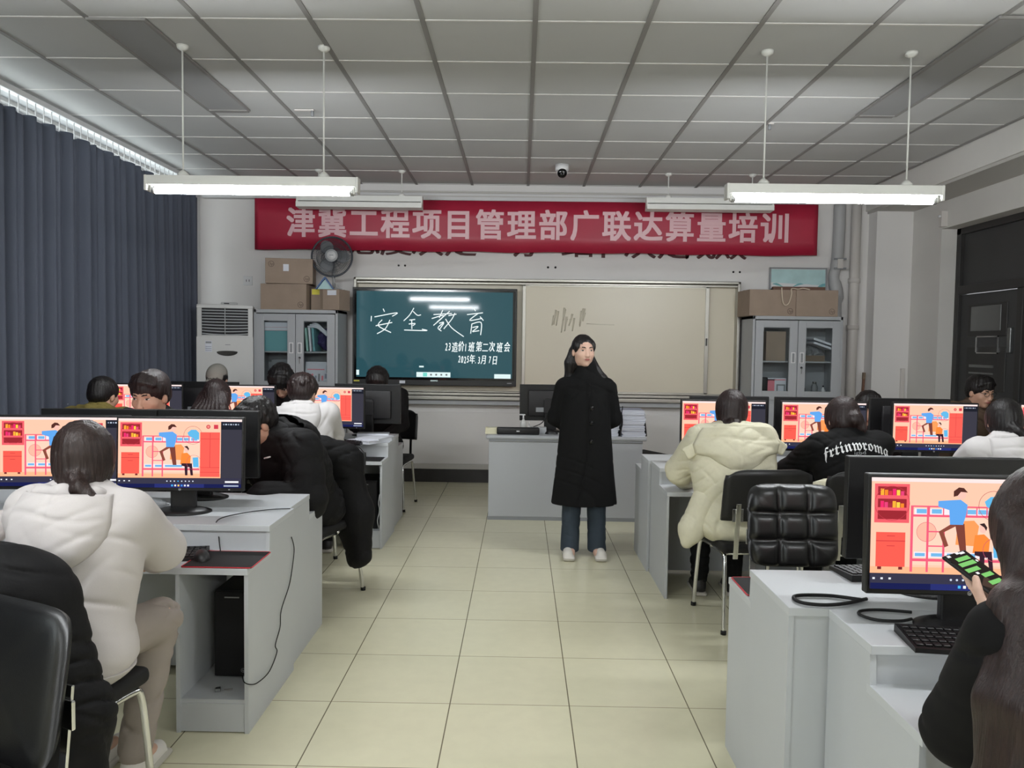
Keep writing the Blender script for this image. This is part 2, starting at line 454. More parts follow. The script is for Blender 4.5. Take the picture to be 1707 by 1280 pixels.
desk('grey stepped desk on the left in the second row, with books on it', -3.3, -1.0, 5.60, 6.17, True, G)
desk('grey stepped desk on the left nearest the cabinets and air conditioner', -3.3, -1.02, 6.75, 6.175, False, G)
desk('grey stepped desk on the right, nearest the camera, under the phone user', .908, 3.6, 1.70, 2.235, False, G)
desk('grey stepped desk on the right facing the tufted chair, with cable loops on it', .794, 3.6, 2.89, 2.24, False, G)
desk('grey stepped desk on the right where the cream puffer coat sits', .88, 3.55, 4.58, 5.15, False, G)
desk('grey stepped desk on the right nearest the teacher', .862, 3.55, 5.73, 5.155, False, G)

# ------------------------------------------------------------------ monitor picture (a flat bedroom illustration) as a screen mesh
EM = {}
def ec(c):
    k = 'screen_'+c
    if k not in EM: EM[k] = emis(k, c)
    return EM[k]
def circle(cx, cy, rx, ry=None, n=20): return [(cx+rx*math.cos(2*PI*i/n), cy+(ry or rx)*math.sin(2*PI*i/n)) for i in range(n)]
def R4(a, b_, c, d): return [(a, b_), (c, b_), (c, d), (a, d)]
def screen_mesh(W_=.532, H_=.30):
    b = MB(); lay = [0]
    def P(poly, c):
        lay[0] += 1; e = -.00006*lay[0]
        b.add([((u-.5)*W_, e, (.5-v)*H_) for u, v in poly], [tuple(range(len(poly)))], ec(c))
    def ring(cx, cy, r, c, w=.0022):
        n = 28; o = circle(cx, cy, r, r*1.77, n); i = circle(cx, cy, r-w, (r-w)*1.77, n)
        lay[0] += 1; e = -.00006*lay[0]
        b.add([((u-.5)*W_, e, (.5-v)*H_) for u, v in o+i], [(k, (k+1) % n, n+(k+1) % n, n+k) for k in range(n)], ec(c))
    P(R4(0, 0, 1, 1), '2b2a3c'); P(R4(0, 0, 1, .035), 'fbe3e0')
    P(R4(.83, .045, 1, .86), '3c3b46'); P(R4(.83, .045, 1, .15), '20222c')
    for k in range(7): P(R4(.845+.02*k, .065, .857+.02*k, .085), 'c8d4e6' if k % 2 else '8a93a8')
    P(R4(.0, .035, .83, .86), 'ffc8ac')
    P(R4(.0, .80, .83, .86), 'ffb98e'); P(R4(.20, .28, .66, .78), 'ffd2bb')
    P(R4(.016, .055, .19, .405), 'f0606a')
    for k, v in enumerate((.08, .19, .295)):
        P(R4(.032, v, .175, v+.078), '9c2b34')
        if k < 2:
            cs = ['ffb03a', 'f58a2e', 'd6384a', 'f03070', 'ffd04a', 'e8447a'] if k == 0 else ['f03070', 'e8447a', 'a83040', 'ffb03a', 'ffd04a', 'f58a2e']
            for j, c in enumerate(cs):
                P(R4(.045+.02*j, v+.02+.01*(j % 3), .062+.02*j, v+.078), c)
    ring(.103, .23, .088, 'c23a48')
    P(R4(.026, .49, .172, .80), 'ff5f52'); P(R4(.026, .565, .172, .572), 'c83c40'); P(R4(.08, .52, .12, .526), 'c83c40'); P(R4(.08, .61, .12, .616), 'c83c40')
    P(R4(.035, .80, .055, .825), '7a2b30'); P(R4(.14, .80, .16, .825), '7a2b30')
    P(R4(.215, .27, .655, .33), 'ffe9ee')
    for k in (.225, .30, .47, .53, .59): P(R4(k, .275, k+.05, .315), '74b7e6')
    P(R4(.20, .325, .66, .345), 'f0607c'); P(R4(.20, .245, .61, .258), 'f0607c')
    for k in (.285, .355, .47, .52, .57, .605): P(R4(k, .25, k+.006, .34), 'f0607c')
    P(R4(.215, .66, .655, .71), 'ffe9ee'); P(R4(.22, .67, .27, .70), '74b7e6'); P(R4(.30, .67, .36, .70), '74b7e6'); P(R4(.38, .67, .52, .70), '74b7e6')
    P(R4(.20, .72, .66, .745), 'f0607c')
    P(circle(.275, .48, .05, .09), 'ffb9a2'); ring(.275, .48, .05, 'd8747a')
    P([(.43, .38), (.51, .37), (.535, .42), (.52, .60), (.42, .59)], 'ff9d5c')
    P([(.56, .20), (.59, .155), (.63, .155), (.655, .20), (.655, .30), (.62, .29), (.57, .245)], '62b8e8'); ring(.605, .235, .075, 'b0484f')
    P(R4(.195, .245, .208, .84), 'f0607c')
    for u in (.275, .355): P(R4(u, .25 if u < .3 else .45, u+.011, .84), 'f0607c')
    for v in (.47, .60, .72): P(R4(.28, v, .36, v+.012), 'f0607c')
    P([(.40, .40), (.445, .40), (.36, .48), (.385, .60), (.365, .615), (.335, .475)], '8a4b3e'); P([(.415, .40), (.462, .40), (.475, .67), (.445, .67)], '7e4338')
    P([(.33, .20), (.44, .185), (.475, .23), (.47, .31), (.455, .41), (.39, .41), (.385, .28), (.33, .25)], '62a6ec')
    P(circle(.445, .14, .022, .042), 'ffc3b4'); P([(.405, .16), (.405, .11), (.43, .075), (.455, .08), (.475, .12), (.44, .115), (.425, .15)], '54302a')
    P([(.515, .50), (.56, .49), (.59, .54), (.585, .66), (.505, .66)], 'ff8a3c'); P(circle(.555, .44, .019, .04), 'ffc3b4'); P([(.535, .40), (.56, .39), (.575, .43), (.57, .46), (.56, .43)], '3a2a2c')
    P([(.515, .645), (.60, .645), (.61, .82), (.59, .82), (.58, .70), (.565, .70), (.565, .82), (.545, .82), (.54, .69), (.515, .68)], '3a2430')
    P([(.605, .56), (.65, .555), (.655, .70), (.61, .70)], '62b8e8'); ring(.615, .63, .06, 'c0566a')
    P(R4(.665, .19, .825, .84), 'ff6257')
    for v in (.285, .70, .77): P(R4(.665, v, .825, v+.006), 'd23f42')
    P(R4(.743, .285, .747, .70), 'd23f42'); P(R4(.743, .20, .747, .28), 'd23f42')
    P(circle(.73, .11, .017, .03), 'c44a52'); P(circle(.73, .11, .010, .018), 'ff8a80'); P(R4(.775, .08, .81, .14), 'd23f52')
    P(R4(0, .86, 1, .945), '39384a'); P(R4(0, .945, 1, 1), '1c2150'); P(R4(.30, .945, .70, 1), '2a3170')
    for k in range(3): P(R4(.01+.04*k, .895, .022+.04*k, .912), 'e8ecf4')
    for k in range(8): P(circle(.40+.03*k, .905, .006, .010, 8), 'cfd8ea' if k != 3 else '3aa8f0')
    for k in range(6): P(R4(.435+.026*k, .955, .449+.026*k, .98), ['4ab6f0', 'f0f0f0', 'ffd060', '4a90e0', 'e8ecf4', 'ffffff'][k])
    P(R4(.87, .90, .98, .925), 'f4f4f8'); P(R4(.86, .96, .98, .98), 'aab4cc')
    return b
SCR = screen_mesh().build('screen'); SCR_ME = SCR.data; bpy.data.objects.remove(SCR)
mk('bezel', (.05, .045, .05), .4); mk('monitor_back', (.085, .075, .085), .5)
def logo(mb, x, y, z, r, m, flip=1):
    n = 20; o = [(x+r*math.cos(2*PI*i/n), y, z+r*math.sin(2*PI*i/n)) for i in range(n)]; i_ = [(x+.86*r*math.cos(2*PI*i/n), y, z+.86*r*math.sin(2*PI*i/n)) for i in range(n)]
    mb.add(o+i_, [(k, (k+1) % n, n+(k+1) % n, n+k) for k in range(n)], m)
    vs, fs = text('hp', r*1.35, .0, shear=.3)
    mb.add([(x+flip*v.x, y, z+v.y) for v in vs], fs, m)
def monitor(label, x, y, z, rz=0, on=True, tilt=0, group='black monitors'):
    t = thing('monitor', label, 'monitor', (x, y, z), rz, group)
    Wm, Hm, zb = .55, .325, .098
    T = Matrix.Translation((0, 0, zb)) @ Matrix.Rotation(tilt, 4, 'X')
    b = MB(); b.box((-Wm/2, -.012, 0), (Wm/2, .018, Hm), 'bezel', .004, T); b.box((-.20, .016, .04), (.20, .042, Hm-.05), 'monitor_back', .01, T)
    b.box((-.06, .04, .07), (.06, .055, .19), 'monitor_back', .006, T); b.build('casing', t)
    o = bpy.data.objects.new('screen', SCR_ME); COL.objects.link(o); o.parent = t; o.matrix_local = T @ Matrix.Translation((0, -.0124, Hm/2+.003))
    b = MB(); logo(b, 0, -.0128, .0075, .0055, 'white', 1); b.add([(q[0], q[1], q[2]) for q in ((.21, -.0128, .006), (.217, -.0128, .006), (.217, -.0128, .009), (.21, -.0128, .009))], [(0, 1, 2, 3)], 'white')
    o2 = b.build('emblem', t); o2.matrix_local = T
    b = MB(); b.box((-.055, .02, .012), (.055, .05, .30), 'bezel', .008); b.build('neck', t)
    b = MB(); b.lathe([(0, 0), (.125, 0), (.125, .006), (.09, .016), (.03, .022), (0, .022)], 'bezel', 36, Matrix.Translation((0, .02, 0)) @ Matrix.Diagonal((1, .72, 1, 1)))
    b.build('stand_base', t)
    b = MB(); b.box((.06, .0425, .08), (.13, .0435, .12), 'label_grey', 0, T)
    b.build('rear_sticker', t)
    return t
ZU = .75
monitor('bright monitor cut by the left edge of the picture', -1.995, 3.36, ZU, .10, tilt=-.03)
monitor('bright monitor on the nearest left desk, right of the ponytail girl', -1.485, 3.36, ZU, .05, tilt=-.05)
monitor('dark rear of a monitor behind the bright one right of the ponytail', -1.53, 3.72, ZU, PI-.02)
monitor('dark rear of a monitor behind the one at the left edge of the picture', -2.02, 3.70, ZU, PI+.03)
monitor('bright monitor on the second left desk beside the olive jacket', -2.90, 5.97, ZU, .12)
monitor('bright monitor on the second left desk behind the brown hair', -2.17, 5.97, ZU, .03)
monitor('bright monitor on the second left desk beside the white hoodie boy', -1.47, 5.95, ZU, -.04)
monitor('dark rear of a monitor at the aisle end of the left row', -1.255, 6.36, ZU, PI-.05)
monitor('dark rear of a monitor under the grey cap', -2.60, 6.36, ZU, PI+.04)
monitor('bright monitor in front of the cream puffer coat', 1.31, 5.0, ZU, 0)
monitor('bright monitor in front of the lettered black sweatshirt', 1.96, 5.02, ZU, -.03)
monitor('bright monitor beside the white hooded person at the right', 2.69, 5.05, ZU, -.02)
monitor('bright monitor cut by the right edge of the picture', 3.53, 5.06, ZU, -.1)
monitor('dark rear of a monitor behind the cream puffer person', 1.46, 5.43, ZU, PI)
monitor('dark rear of a monitor behind the lettered black sweatshirt person', 2.05, 5.43, ZU, PI+.03)
monitor('dark rear of a monitor behind the bright one by the glasses wearer', 2.72, 5.44, ZU, PI-.02)
monitor('large bright monitor at the right, nearest the camera, in front of the phone', 1.215, 2.08, ZU, -.02, tilt=-.03)
monitor('dark rear of a monitor right behind the nearest bright one', 1.305, 2.44, ZU, PI)
monitor('black monitor on the teacher desk seen from behind', .27, 6.98, .735, PI+.04)

# ------------------------------------------------------------------ keyboards, mice, towers, mats, cables
def keyboard(label, x, y, z, rz):
    t = thing('keyboard', label, 'keyboard', (x, y, z), rz, 'black keyboards')
    b = MB(); b.prism([(-.075, 0), (.075, 0), (.075, .022), (-.075, .012)], -.22, .22, 'bezel', 'x'); b.build('base', t)
    b = MB()
    for r in range(5):
        for k in range(20):
            xx = -.212+k*.0213; yy = -.062+r*.026
            if r == 0 and 4 < k < 9:
                if k > 5: continue
                b.box((xx, yy, .013), (xx+.08, yy+.02, .0195), 'black', .002); continue
            b.box((xx, yy, .0125+.0017*r), (xx+.018, yy+.021, .0185+.0017*r), 'black', .002)
    b.build('keys', t); return t
keyboard('black keyboard by the elbow of the ponytail girl', -1.47, 3.02, .645, .18)
keyboard('black keyboard beside the white hoodie boy under the monitor', -1.40, 5.77, .645+.105, -.02)
keyboard('black keyboard under the phone user, nearest the camera', 1.225, 1.965, .645+.105, -.12)
keyboard('black keyboard in front of the cream puffer coat', 1.22, 4.93, .75, .0)
keyboard('black keyboard in front of the lettered black sweatshirt', 1.77, 4.93, .75, .1)
keyboard('black keyboard behind the nearest bright monitor on the right', 1.30, 2.60, .75, PI+.1)
def mouse(label, x, y, z, rz):
    t = thing('mouse', label, 'mouse', (x, y, z), rz, 'black mice')
    b = MB(); n = 16; m = 8; vs = []
    for i in range(m+1):
        a = (PI/2)*i/m
        for j in range(n):
            c = 2*PI*j/n; vs.append((.031*math.cos(a)*math.cos(c), .058*math.cos(a)*math.sin(c)*(1+.05*math.sin(c)), .036*math.sin(a)))
    b.add(vs, [(i*n+j, i*n+(j+1) % n, (i+1)*n+(j+1) % n, (i+1)*n+j) for i in range(m) for j in range(n)], 'bezel', True); b.add(vs[:n], [tuple(range(n))], 'bezel'); b.build('shell', t)
    b = MB(); b.cyl((-.004, .03, .026), (.004, .03, .026), .009, 'rubber', 12); b.build('wheel', t); return t
def mat_pad(label, x, y, z, w, d, rz, edge):
    t = thing('mouse_mat', label, 'mouse mat', (x, y, z), rz, 'black mouse mats')
    b = MB(); b.box((-w/2+.004, -d/2+.004, .0), (w/2-.004, d/2-.004, .0034), 'black_soft'); b.build('pad', t)
    b = MB()
    pts = [(-w/2+.01, -d/2+.003), (w/2-.01, -d/2+.003), (w/2-.003, -d/2+.01), (w/2-.003, d/2-.01), (w/2-.01, d/2-.003), (-w/2+.01, d/2-.003), (-w/2+.003, d/2-.01), (-w/2+.003, -d/2+.01)]
    b.tube([(p[0], p[1], .0022) for p in pts], .0024, edge, 6, closed=True); b.build('stitched_edge', t); return t
mat_pad('black mouse mat with red edge on the nearest left desk', -1.145, 3.005, .646, .275, .235, .0, 'red')
mouse('black mouse on the red edged mat by the ponytail girl', -1.245, 3.0, .650, .5)
mat_pad('black mouse mat on the second left desk above the tower bay', -1.14, 5.715, .646, .25, .20, 0, 'black')
mouse('black mouse on the mat of the second left desk', -1.22, 5.73, .650, .3)
mat_pad('black mouse mat with red edge at the corner of the cable loop desk', .905, 2.77, .646, .215, .22, 0, 'red')
def cable(label, pts, r, n=8, name='cable'):
    b = MB(); b.tube(spline(pts, n), r, 'rubber', 8); o = b.build(name); return tag(o, label, 'cable')
cable('thin black cable over the corner of the nearest left desk and down its side', [(-1.21, 3.10, .655), (-1.24, 3.16, .70), (-1.26, 3.20, .757), (-1.20, 3.35, .757), (-1.10, 3.44, .755), (-1.032, 3.46, .7545)], .0022)
cable('thin black cable hanging down the end panel of the nearest left desk', [(-1.021, 3.44, .63), (-1.018, 3.47, .57), (-1.02, 3.45, .49), (-1.02, 3.40, .42), (-1.018, 3.28, .35), (-1.02, 3.27, .28), (-1.018, 3.20, .23), (-1.018, 3.22, .19), (-1.018, 3.12, .15), (-1.014, 2.97, .17), (-1.016, 2.885, .20), (-1.035, 2.875, .215), (-1.06, 2.93, .22)], .0022)
cable('thick black cable loop lying on the desk corner left of the nearest bright monitor', [(1.03, 2.30, .758), (.96, 2.335, .757), (.89, 2.34, .757), (.845, 2.33, .757), (.83, 2.30, .757), (.845, 2.265, .757), (.90, 2.25, .757), (.97, 2.265, .758), (1.05, 2.31, .758)], .0055)
cable('thick black cable loop in front of the nearest bright monitor stand', [(1.13, 2.20, .757), (1.05, 2.215, .757), (.99, 2.205, .757), (.97, 2.17, .757), (1.0, 2.13, .757), (1.06, 2.125, .757), (1.10, 2.14, .758)], .0045)
def tower(label, x, y, z, rz=0):
    t = thing('computer_tower', label, 'computer', (x, y, z), rz, 'black computer towers')
    b = MB(); b.box((-.085, -.005, 0), (.085, .31, .36), 'black', .006); b.build('case', t)
    b = MB(); b.box((-.083, -.017, .004), (.083, -.004, .356), 'black_soft', .005); f = b.build('front_panel', t)
    b = MB(); b.box((-.04, -.019, .33), (.02, -.0165, .335), 'steel'); b.build('power_bar', f)
    b = MB(); logo(b, .035, -.0172, .03, .009, 'label_grey'); b.build('emblem', f); return t
tower('black computer tower in the end bay of the nearest left desk', -1.155, 3.12, .13)
tower('black computer tower in the end bay of the second left desk', -1.135, 5.70, .13)
b = MB(); b.box((-.02, -.012, 0), (.0, .012, .012), 'steel', .002); b.box((.012, -.004, 0), (.045, .004, .004), 'bar_dark', .001); o = b.build('key', loc=(-1.165, 2.98, .13), rz=.3); tag(o, 'small key lying on the bay floor in front of the nearest tower', 'key')
cable('white cable clump beside the tower in the second left desk', [(-1.03, 5.68, .39), (-1.035, 5.66, .33), (-1.03, 5.67, .27), (-1.04, 5.65, .2), (-1.03, 5.66, .14)], .004).data.materials[0] = M['white']
# crumpled plastic bag under the near monitor
def lump(name, label, cat, loc, size, m, seed=1, rz=0):
    rnd = random.Random(seed); b = MB(); n = 20; k = 10; vs = []
    for i in range(k+1):
        a = PI*i/k
        for j in range(n):
            c = 2*PI*j/n; r = 1+.22*math.sin(3*c+seed)+.15*math.sin(5*c+2*a)+rnd.uniform(-.12, .12)
            vs.append((size[0]*math.sin(a)*math.cos(c)*r, size[1]*math.sin(a)*math.sin(c)*r, size[2]*(1-math.cos(a))*.5*(1+rnd.uniform(-.1, .1)*math.sin(a))))
    b.add(vs, [(i*n+j, i*n+(j+1) % n, (i+1)*n+(j+1) % n, (i+1)*n+j) for i in range(k) for j in range(n)], m)
    return tag(b.build(name, loc=loc, rz=rz), label, cat)
lump('plastic_bag', 'crumpled grey plastic bag under the monitor by the ponytail girl', 'bag', (-1.66, 3.42, .752), (.10, .05, .045), 'plastic_bag', 3)
# headset (round pad) by the white hoodie boy
def headset(label, loc, rz, r=.045):
    t = thing('headset', label, 'headset', loc, rz, 'black headsets')
    b = MB()
    for s in (-1, 1): b.lathe([(0, -.012), (r*.8, -.012), (r, 0), (r*.8, .012), (0, .012)], 'black_soft', 20, Matrix.Translation((s*.07, 0, r)) @ Matrix.Rotation(PI/2, 4, 'Y'))
    b.build('ear_cup', t)
    b = MB(); b.tube([(.075*math.cos(a), .0+.09*math.sin(a)*.9, r+.07*math.sin(a)) for a in np.linspace(0, PI, 15)], .006, 'black', 8); b.build('headband', t)
headset('black headset beside the keyboard of the ponytail girl', (-1.50, 2.985, .668), 1.4, .026)
headset('black headset beside the mouse of the second left desk', (-1.36, 5.66, .646), .6, .035)
# papers and books on the second left desk
def book(label, x, y, z, w, d, h, rz, m='paper', group='white books'):
    t = thing('book', label, 'book', (x, y, z), rz, group)
    b = MB(); b.box((-w/2+.002, -d/2+.002, .002), (w/2-.003, d/2-.002, h-.002), 'paper'); b.build('pages', t)
    b = MB(); b.box((-w/2, -d/2, 0), (w/2, d/2, .002), m); b.box((-w/2, -d/2, h-.002), (w/2, d/2, h), m); b.box((-w/2, -d/2, 0), (-w/2+.002, d/2, h), m); b.build('cover', t); return t
book('thick white book lying on the second left desk, lower of the pile', -1.15, 5.92, .75, .21, .28, .025, -.5)
book('open white booklet on top of the pile on the second left desk', -1.12, 5.95, .775, .2, .27, .012, -.25)
book('thin grey booklet behind the pile on the second left desk', -1.16, 6.1, .75, .25, .10, .05, .1, 'label_grey')
b = MB(); b.box((-.12, -.02, 0), (.12, .25, .004), 'label_grey', .001); o = b.build('notebook', loc=(1.66, 4.60, .647), rz=.5); tag(o, 'thin grey notebook beside the black sweatshirt on the desk edge', 'notebook')

# ------------------------------------------------------------------ chairs
def chair(label, x, y, rz, style='plain', group='black chairs with chrome legs'):
    """local: sitter faces +Y, origin on the floor under the seat."""
    t = thing('office_chair', label, 'chair', (x, y, 0), rz, group)
    b = MB(); b.box((-.22, -.21, .415), (.22, .22, .47), 'leather' if style != 'plain' else 'black_soft', .022); b.build('seat', t)
    bb = MB()
    if style == 'plain':
        n = 16; k = 8; vs = []
        for side in (0, 1):
            for i in range(n+1):
                u = i/n*2-1
                for j in range(k+1):
                    v = j/k
                    hw = .24*(1-.10*max(0, (v-.72)/.28)**2.2*1.0)
                    zz = .60+.28*v-(.035*abs(u)**6 if j == k else 0)
                    yy = -.245+.045*u*u-.05*v - (.018 if side else 0)
                    vs.append((hw*u, yy, zz))
        m1 = (n+1)*(k+1); fs = []
        for i in range(n):
            for j in range(k):
                a = i*(k+1)+j; fs.append((a, a+1, a+k+2, a+k+1)); fs.append((m1+a, m1+a+k+1, m1+a+k+2, m1+a+1))
        for i in range(n):
            for j in (0, k):
                a = i*(k+1)+j; fs.append((a, a+k+1, m1+a+k+1, m1+a))
        for j in range(k):
            for i in (0, n):
                a = i*(k+1)+j; fs.append((a, m1+a, m1+a+1, a+1))
        bb.add(vs, fs, 'black', True)
    else:
        n = 36; k = 36; vs = []
        for side in (0, 1):
            for i in range(n+1):
                u = i/n*2-1
                for j in range(k+1):
                    v = j/k*2-1
                    # rounded corners
                    uu, vv = u, v
                    r = max(abs(u), abs(v)); q = (abs(u)**6+abs(v)**6)**(1/6)
                    sx = .205*uu*r/max(q, 1e-6); sz = .185*vv*r/max(q, 1e-6)
                    edge = math.sqrt(max(0, 1-r**10))
                    puff = 0
                    if side == 0 and style == 'tufted':
                        gu = abs(((u+1)*1.5) % 1-.5)*2; gv = abs(((v+1)*1.5) % 1-.5)*2
                        puff = .03*(1-gu**5)*(1-gv**5)
                    yy = -.20-.03*(v+1)+ (.022*edge+puff if side == 0 else -.028*edge)
                    vs.append((sx, yy, .70+sz))
        m1 = (n+1)*(k+1); fs = []
        for i in range(n):
            for j in range(k):
                a = i*(k+1)+j; fs.append((a, a+1, a+k+2, a+k+1)); fs.append((m1+a, m1+a+k+1, m1+a+k+2, m1+a+1))
        for i in range(n):
            for j in (0, k):
                a = i*(k+1)+j; fs.append((a, a+k+1, m1+a+k+1, m1+a))
        for j in range(k):
            for i in (0, n):
                a = i*(k+1)+j; fs.append((a, m1+a, m1+a+1, a+1))
        bb.add(vs, fs, 'leather', True)
    bb.build('backrest', t)
    for s in (-1, 1):
        g = MB(); g.tube(spline([(s*.225, .215, 0), (s*.215, .20, .22), (s*.205, .185, .38), (s*.198, .15, .405), (s*.195, 0, .408)], 5), .0115, 'chrome', 10); g.cyl((s*.225, .215, 0), (s*.2245, .2145, .02), .015, 'rubber', 10); g.build('leg', t)
        g = MB(); g.tube(spline([(s*.225, -.25, 0), (s*.212, -.215, .22), (s*.203, -.185, .38), (s*.198, -.15, .405), (s*.195, 0, .408)], 5), .0115, 'chrome', 10); g.cyl((s*.225, -.25, 0), (s*.2245, -.2495, .02), .015, 'rubber', 10); g.build('leg', t)
        g = MB(); g.box((-.013, -.004, 0), (.013, .004, .30), 'chrome', .002, Matrix.Translation((s*.17, -.245, .40)) @ Matrix.Rotation(.10, 4, 'X')); g.box((s*.17-.03, -.268, .60), (s*.17+.03, -.258, .67), 'chrome', .003); g.build('back_support', t)
    g = MB(); g.cyl((-.2, -.16, .408), (.2, -.16, .408), .009, 'chrome', 8); g.cyl((-.2, .15, .408), (.2, .15, .408), .009, 'chrome', 8); g.build('crossbar', t)
    return t
chair('black chair under the cream puffer coat person', 1.28, 4.30, .12)
chair('black tufted leather chair, empty, facing the cable loop desk', 1.25, 3.30, PI-.02, 'tufted')
chair('black chair under the ponytail girl', -1.42, 2.24, -.18)
chair('black padded leather chair at the lower left corner of the picture', -1.31, 1.58, 2.73, 'padded')
chair('black chair under the person in the black hooded coat', -1.24, 4.50, PI-.35)
chair('black chair under the white hoodie boy', -1.50, 5.12, 0)
chair('black chair at the far aisle end of the left row by the wall', -1.235, 7.12, PI-.10)
chair('black chair under the lettered black sweatshirt person', 1.86, 4.28, -.05)
chair('black chair under the white hooded person at the right edge', 2.72, 4.28, 0)
chair('black chair behind the teacher desk', 1.18, 7.58, PI+.5)
# ------------------------------------------------------------------ teacher's desk and what stands on it
t = thing('teacher_desk', 'wide grey metal teacher desk in front of the whiteboard', 'desk', (.40, 6.63, 0))
b = MB(); b.box((-.69, -.02, .70), (.69, .62, .735), 'metal_grey', .012); b.build('desk_top', t)
b = MB(); b.box((-.665, 0, .03), (.655, .015, .70), 'metal_grey', .003); b.box((-.67, .0, 0), (.66, .02, .03), 'metal_grey_dark'); b.build('front_panel', t)
for s in (-.665, .64):
    b = MB(); b.box((s, .015, 0), (s+.015, .58, .70), 'metal_grey', .003); b.build('side_panel', t)
b = MB(); b.box((-.665, -.012, .685), (.655, .0, .70), 'metal_grey_dark'); b.build('trim_strip', t)
t = thing('soundbar', 'black soundbar speaker on the front edge of the teacher desk', 'speaker', (-.015, 6.70, .735))
b = MB(); b.box((-.185, -.03, 0), (.185, .03, .062), 'black', .012); b.build('body', t)
b = MB(); b.box((-.014, -.0305, .026), (.014, -.0295, .036), 'white'); b.build('emblem', t)
t = thing('tissue_box', 'small cream tissue box at the left end of the teacher desk', 'box', (-.245, 6.74, .735))
b = MB(); b.box((-.055, -.045, 0), (.055, .045, .055), 'cream', .004); b.build('carton', t)
b = MB(); b.box((-.03, -.008, .054), (.03, .008, .056), 'white'); b.build('slot', t)
def bottle(label, x, y, z, r, h, pump):
    t = thing('bottle', label, 'bottle', (x, y, z))
    b = MB(); b.lathe([(0, 0), (r, 0), (r, h*.5), (r*.95, h*.58), (r*.35, h*.68), (r*.35, h*.72), (0, h*.72)], 'white_plastic', 20); b.build('body', t)
    b = MB(); b.cyl((0, 0, h*.70), (0, 0, h*.93), r*.25, 'white', 10)
    if pump: b.box((-r*1.2, -r*.2, h*.93), (r*.6, r*.2, h), 'white', .003)
    else: b.cyl((0, 0, h*.7), (0, 0, h), r*.4, 'white', 12, r*.2)
    b.build('pump' if pump else 'cap', t)
bottle('white pump bottle of hand sanitizer on the teacher desk', .03, 6.85, .735, .029, .165, True)
bottle('small white spray bottle beside the pump bottle', .083, 6.86, .735, .013, .095, False)
b = MB(); b.box((-.03, -.02, 0), (.03, .02, .03), 'black', .009); tag(b.build('speaker_puck', loc=(-.10, 6.85, .735)), 'small black rounded gadget behind the soundbar', 'gadget')
b = MB(); b.box((-.07, -.03, 0), (.07, .05, .05), 'ac_grille', .004); tag(b.build('tape_box', loc=(.165, 6.86, .735)), 'low grey box under the teacher monitor', 'box')
mouse('black mouse on the teacher desk below the monitor', .28, 6.76, .735, 1.4)
cable('black cable from the soundbar to the teacher monitor', [(.12, 6.74, .80), (.19, 6.85, .82), (.24, 6.94, .87)], .004)
# two stacks of white booklets
def stack(n, x, y, w, d, side, s0):
    rnd = random.Random(s0); z = .735
    proto = None
    for i in range(n):
        h = .0135
        lab = 'white booklet, number %s from the bottom, in the %s stack on the teacher desk' % (['one', 'two', 'three', 'four', 'five', 'six', 'seven', 'eight', 'nine', 'ten', 'eleven', 'twelve', 'thirteen', 'fourteen', 'fifteen', 'sixteen', 'seventeen'][i], side)
        px, py, rz = x+rnd.uniform(-.006, .006), y+rnd.uniform(-.006, .006), rnd.uniform(-.05, .05)
        if proto is None:
            proto = thing('booklet', lab, 'booklet', (px, py, z), rz, 'white booklets on the teacher desk')
            b = MB(); b.box((-w/2, -d/2, .0012), (w/2-.002, d/2, h-.0022), 'paper'); b.build('pages', proto)
            b = MB(); b.box((-w/2-.001, -d/2-.001, h-.0022), (w/2, d/2+.001, h-.0006), 'paper_line'); b.box((-w/2-.001, -d/2-.001, 0), (w/2, d/2+.001, .0012), 'paper_line'); b.build('cover', proto)
        else: dup(proto, lab, (px, py, z), rz)
        z += h
stack(17, .755, 6.80, .20, .28, 'left', 3)
stack(17, .975, 6.78, .20, .28, 'right', 5)
b = MB(); b.tube(spline([(.875, 6.62, 1.0), (.868, 6.615, .92), (.872, 6.615, .86), (.866, 6.615, .80), (.86, 6.61, .75)], 6), [.004]*6+[.009]*10+[.006]*9, 'black_soft', 8); tag(b.build('microphone_cable', ), 'black cable hanging down between the two booklet stacks', 'cable')

# ------------------------------------------------------------------ whiteboard with the interactive display
YW = 8.32
t = thing('whiteboard', 'wide aluminium framed sliding whiteboard on the back wall', 'whiteboard', (.28, YB, 1.58))
x0, x1, z0, z1 = -2.08, 2.05, -.62, .635
def wb(b_, a): b_.box(a[0], a[1], a[2], a[3] if len(a) > 3 else 0)
b = MB()
for a in ((x0, z1-.03, x1, z1), (x0, z0, x1, z0+.03), (x0, z0, x0+.03, z1), (x1-.03, z0, x1, z1)): b.box((a[0], -.14, a[1]), (a[2], -.01, a[3]), 'alu', .006)
for a in ((x0+.03, z1-.06, x1-.03, z1-.04), (x0+.03, z0+.035, x1-.03, z0+.05)): b.box((a[0], -.125, a[1]), (a[2], -.03, a[3]), 'alu', .003)
b.build('frame', t)
b = MB(); b.box((x0+.02, -.03, z0+.02), (x1-.02, -.012, z1-.02), 'board_white'); b.build('backing', t)
b = MB(); b.box((-.245, -.085, z0+.05), (1.70, -.06, z1-.06), 'board_white'); o = b.build('sliding_panel', t)
g = MB()
for a in ((-.27, -.235), (1.69, 1.73)): g.box((a[0], -.095, z0+.045), (a[1], -.055, z1-.055), 'alu', .004)
g.box((-.27, -.095, z0+.045), (1.73, -.055, z0+.06), 'alu'); g.box((-.27, -.095, z1-.07), (1.73, -.055, z1-.055), 'alu'); g.build('panel_frame', o)
g = MB(); g.box((1.70, -.105, -.05), (1.715, -.094, .03), 'black', .003); g.build('handle', o)
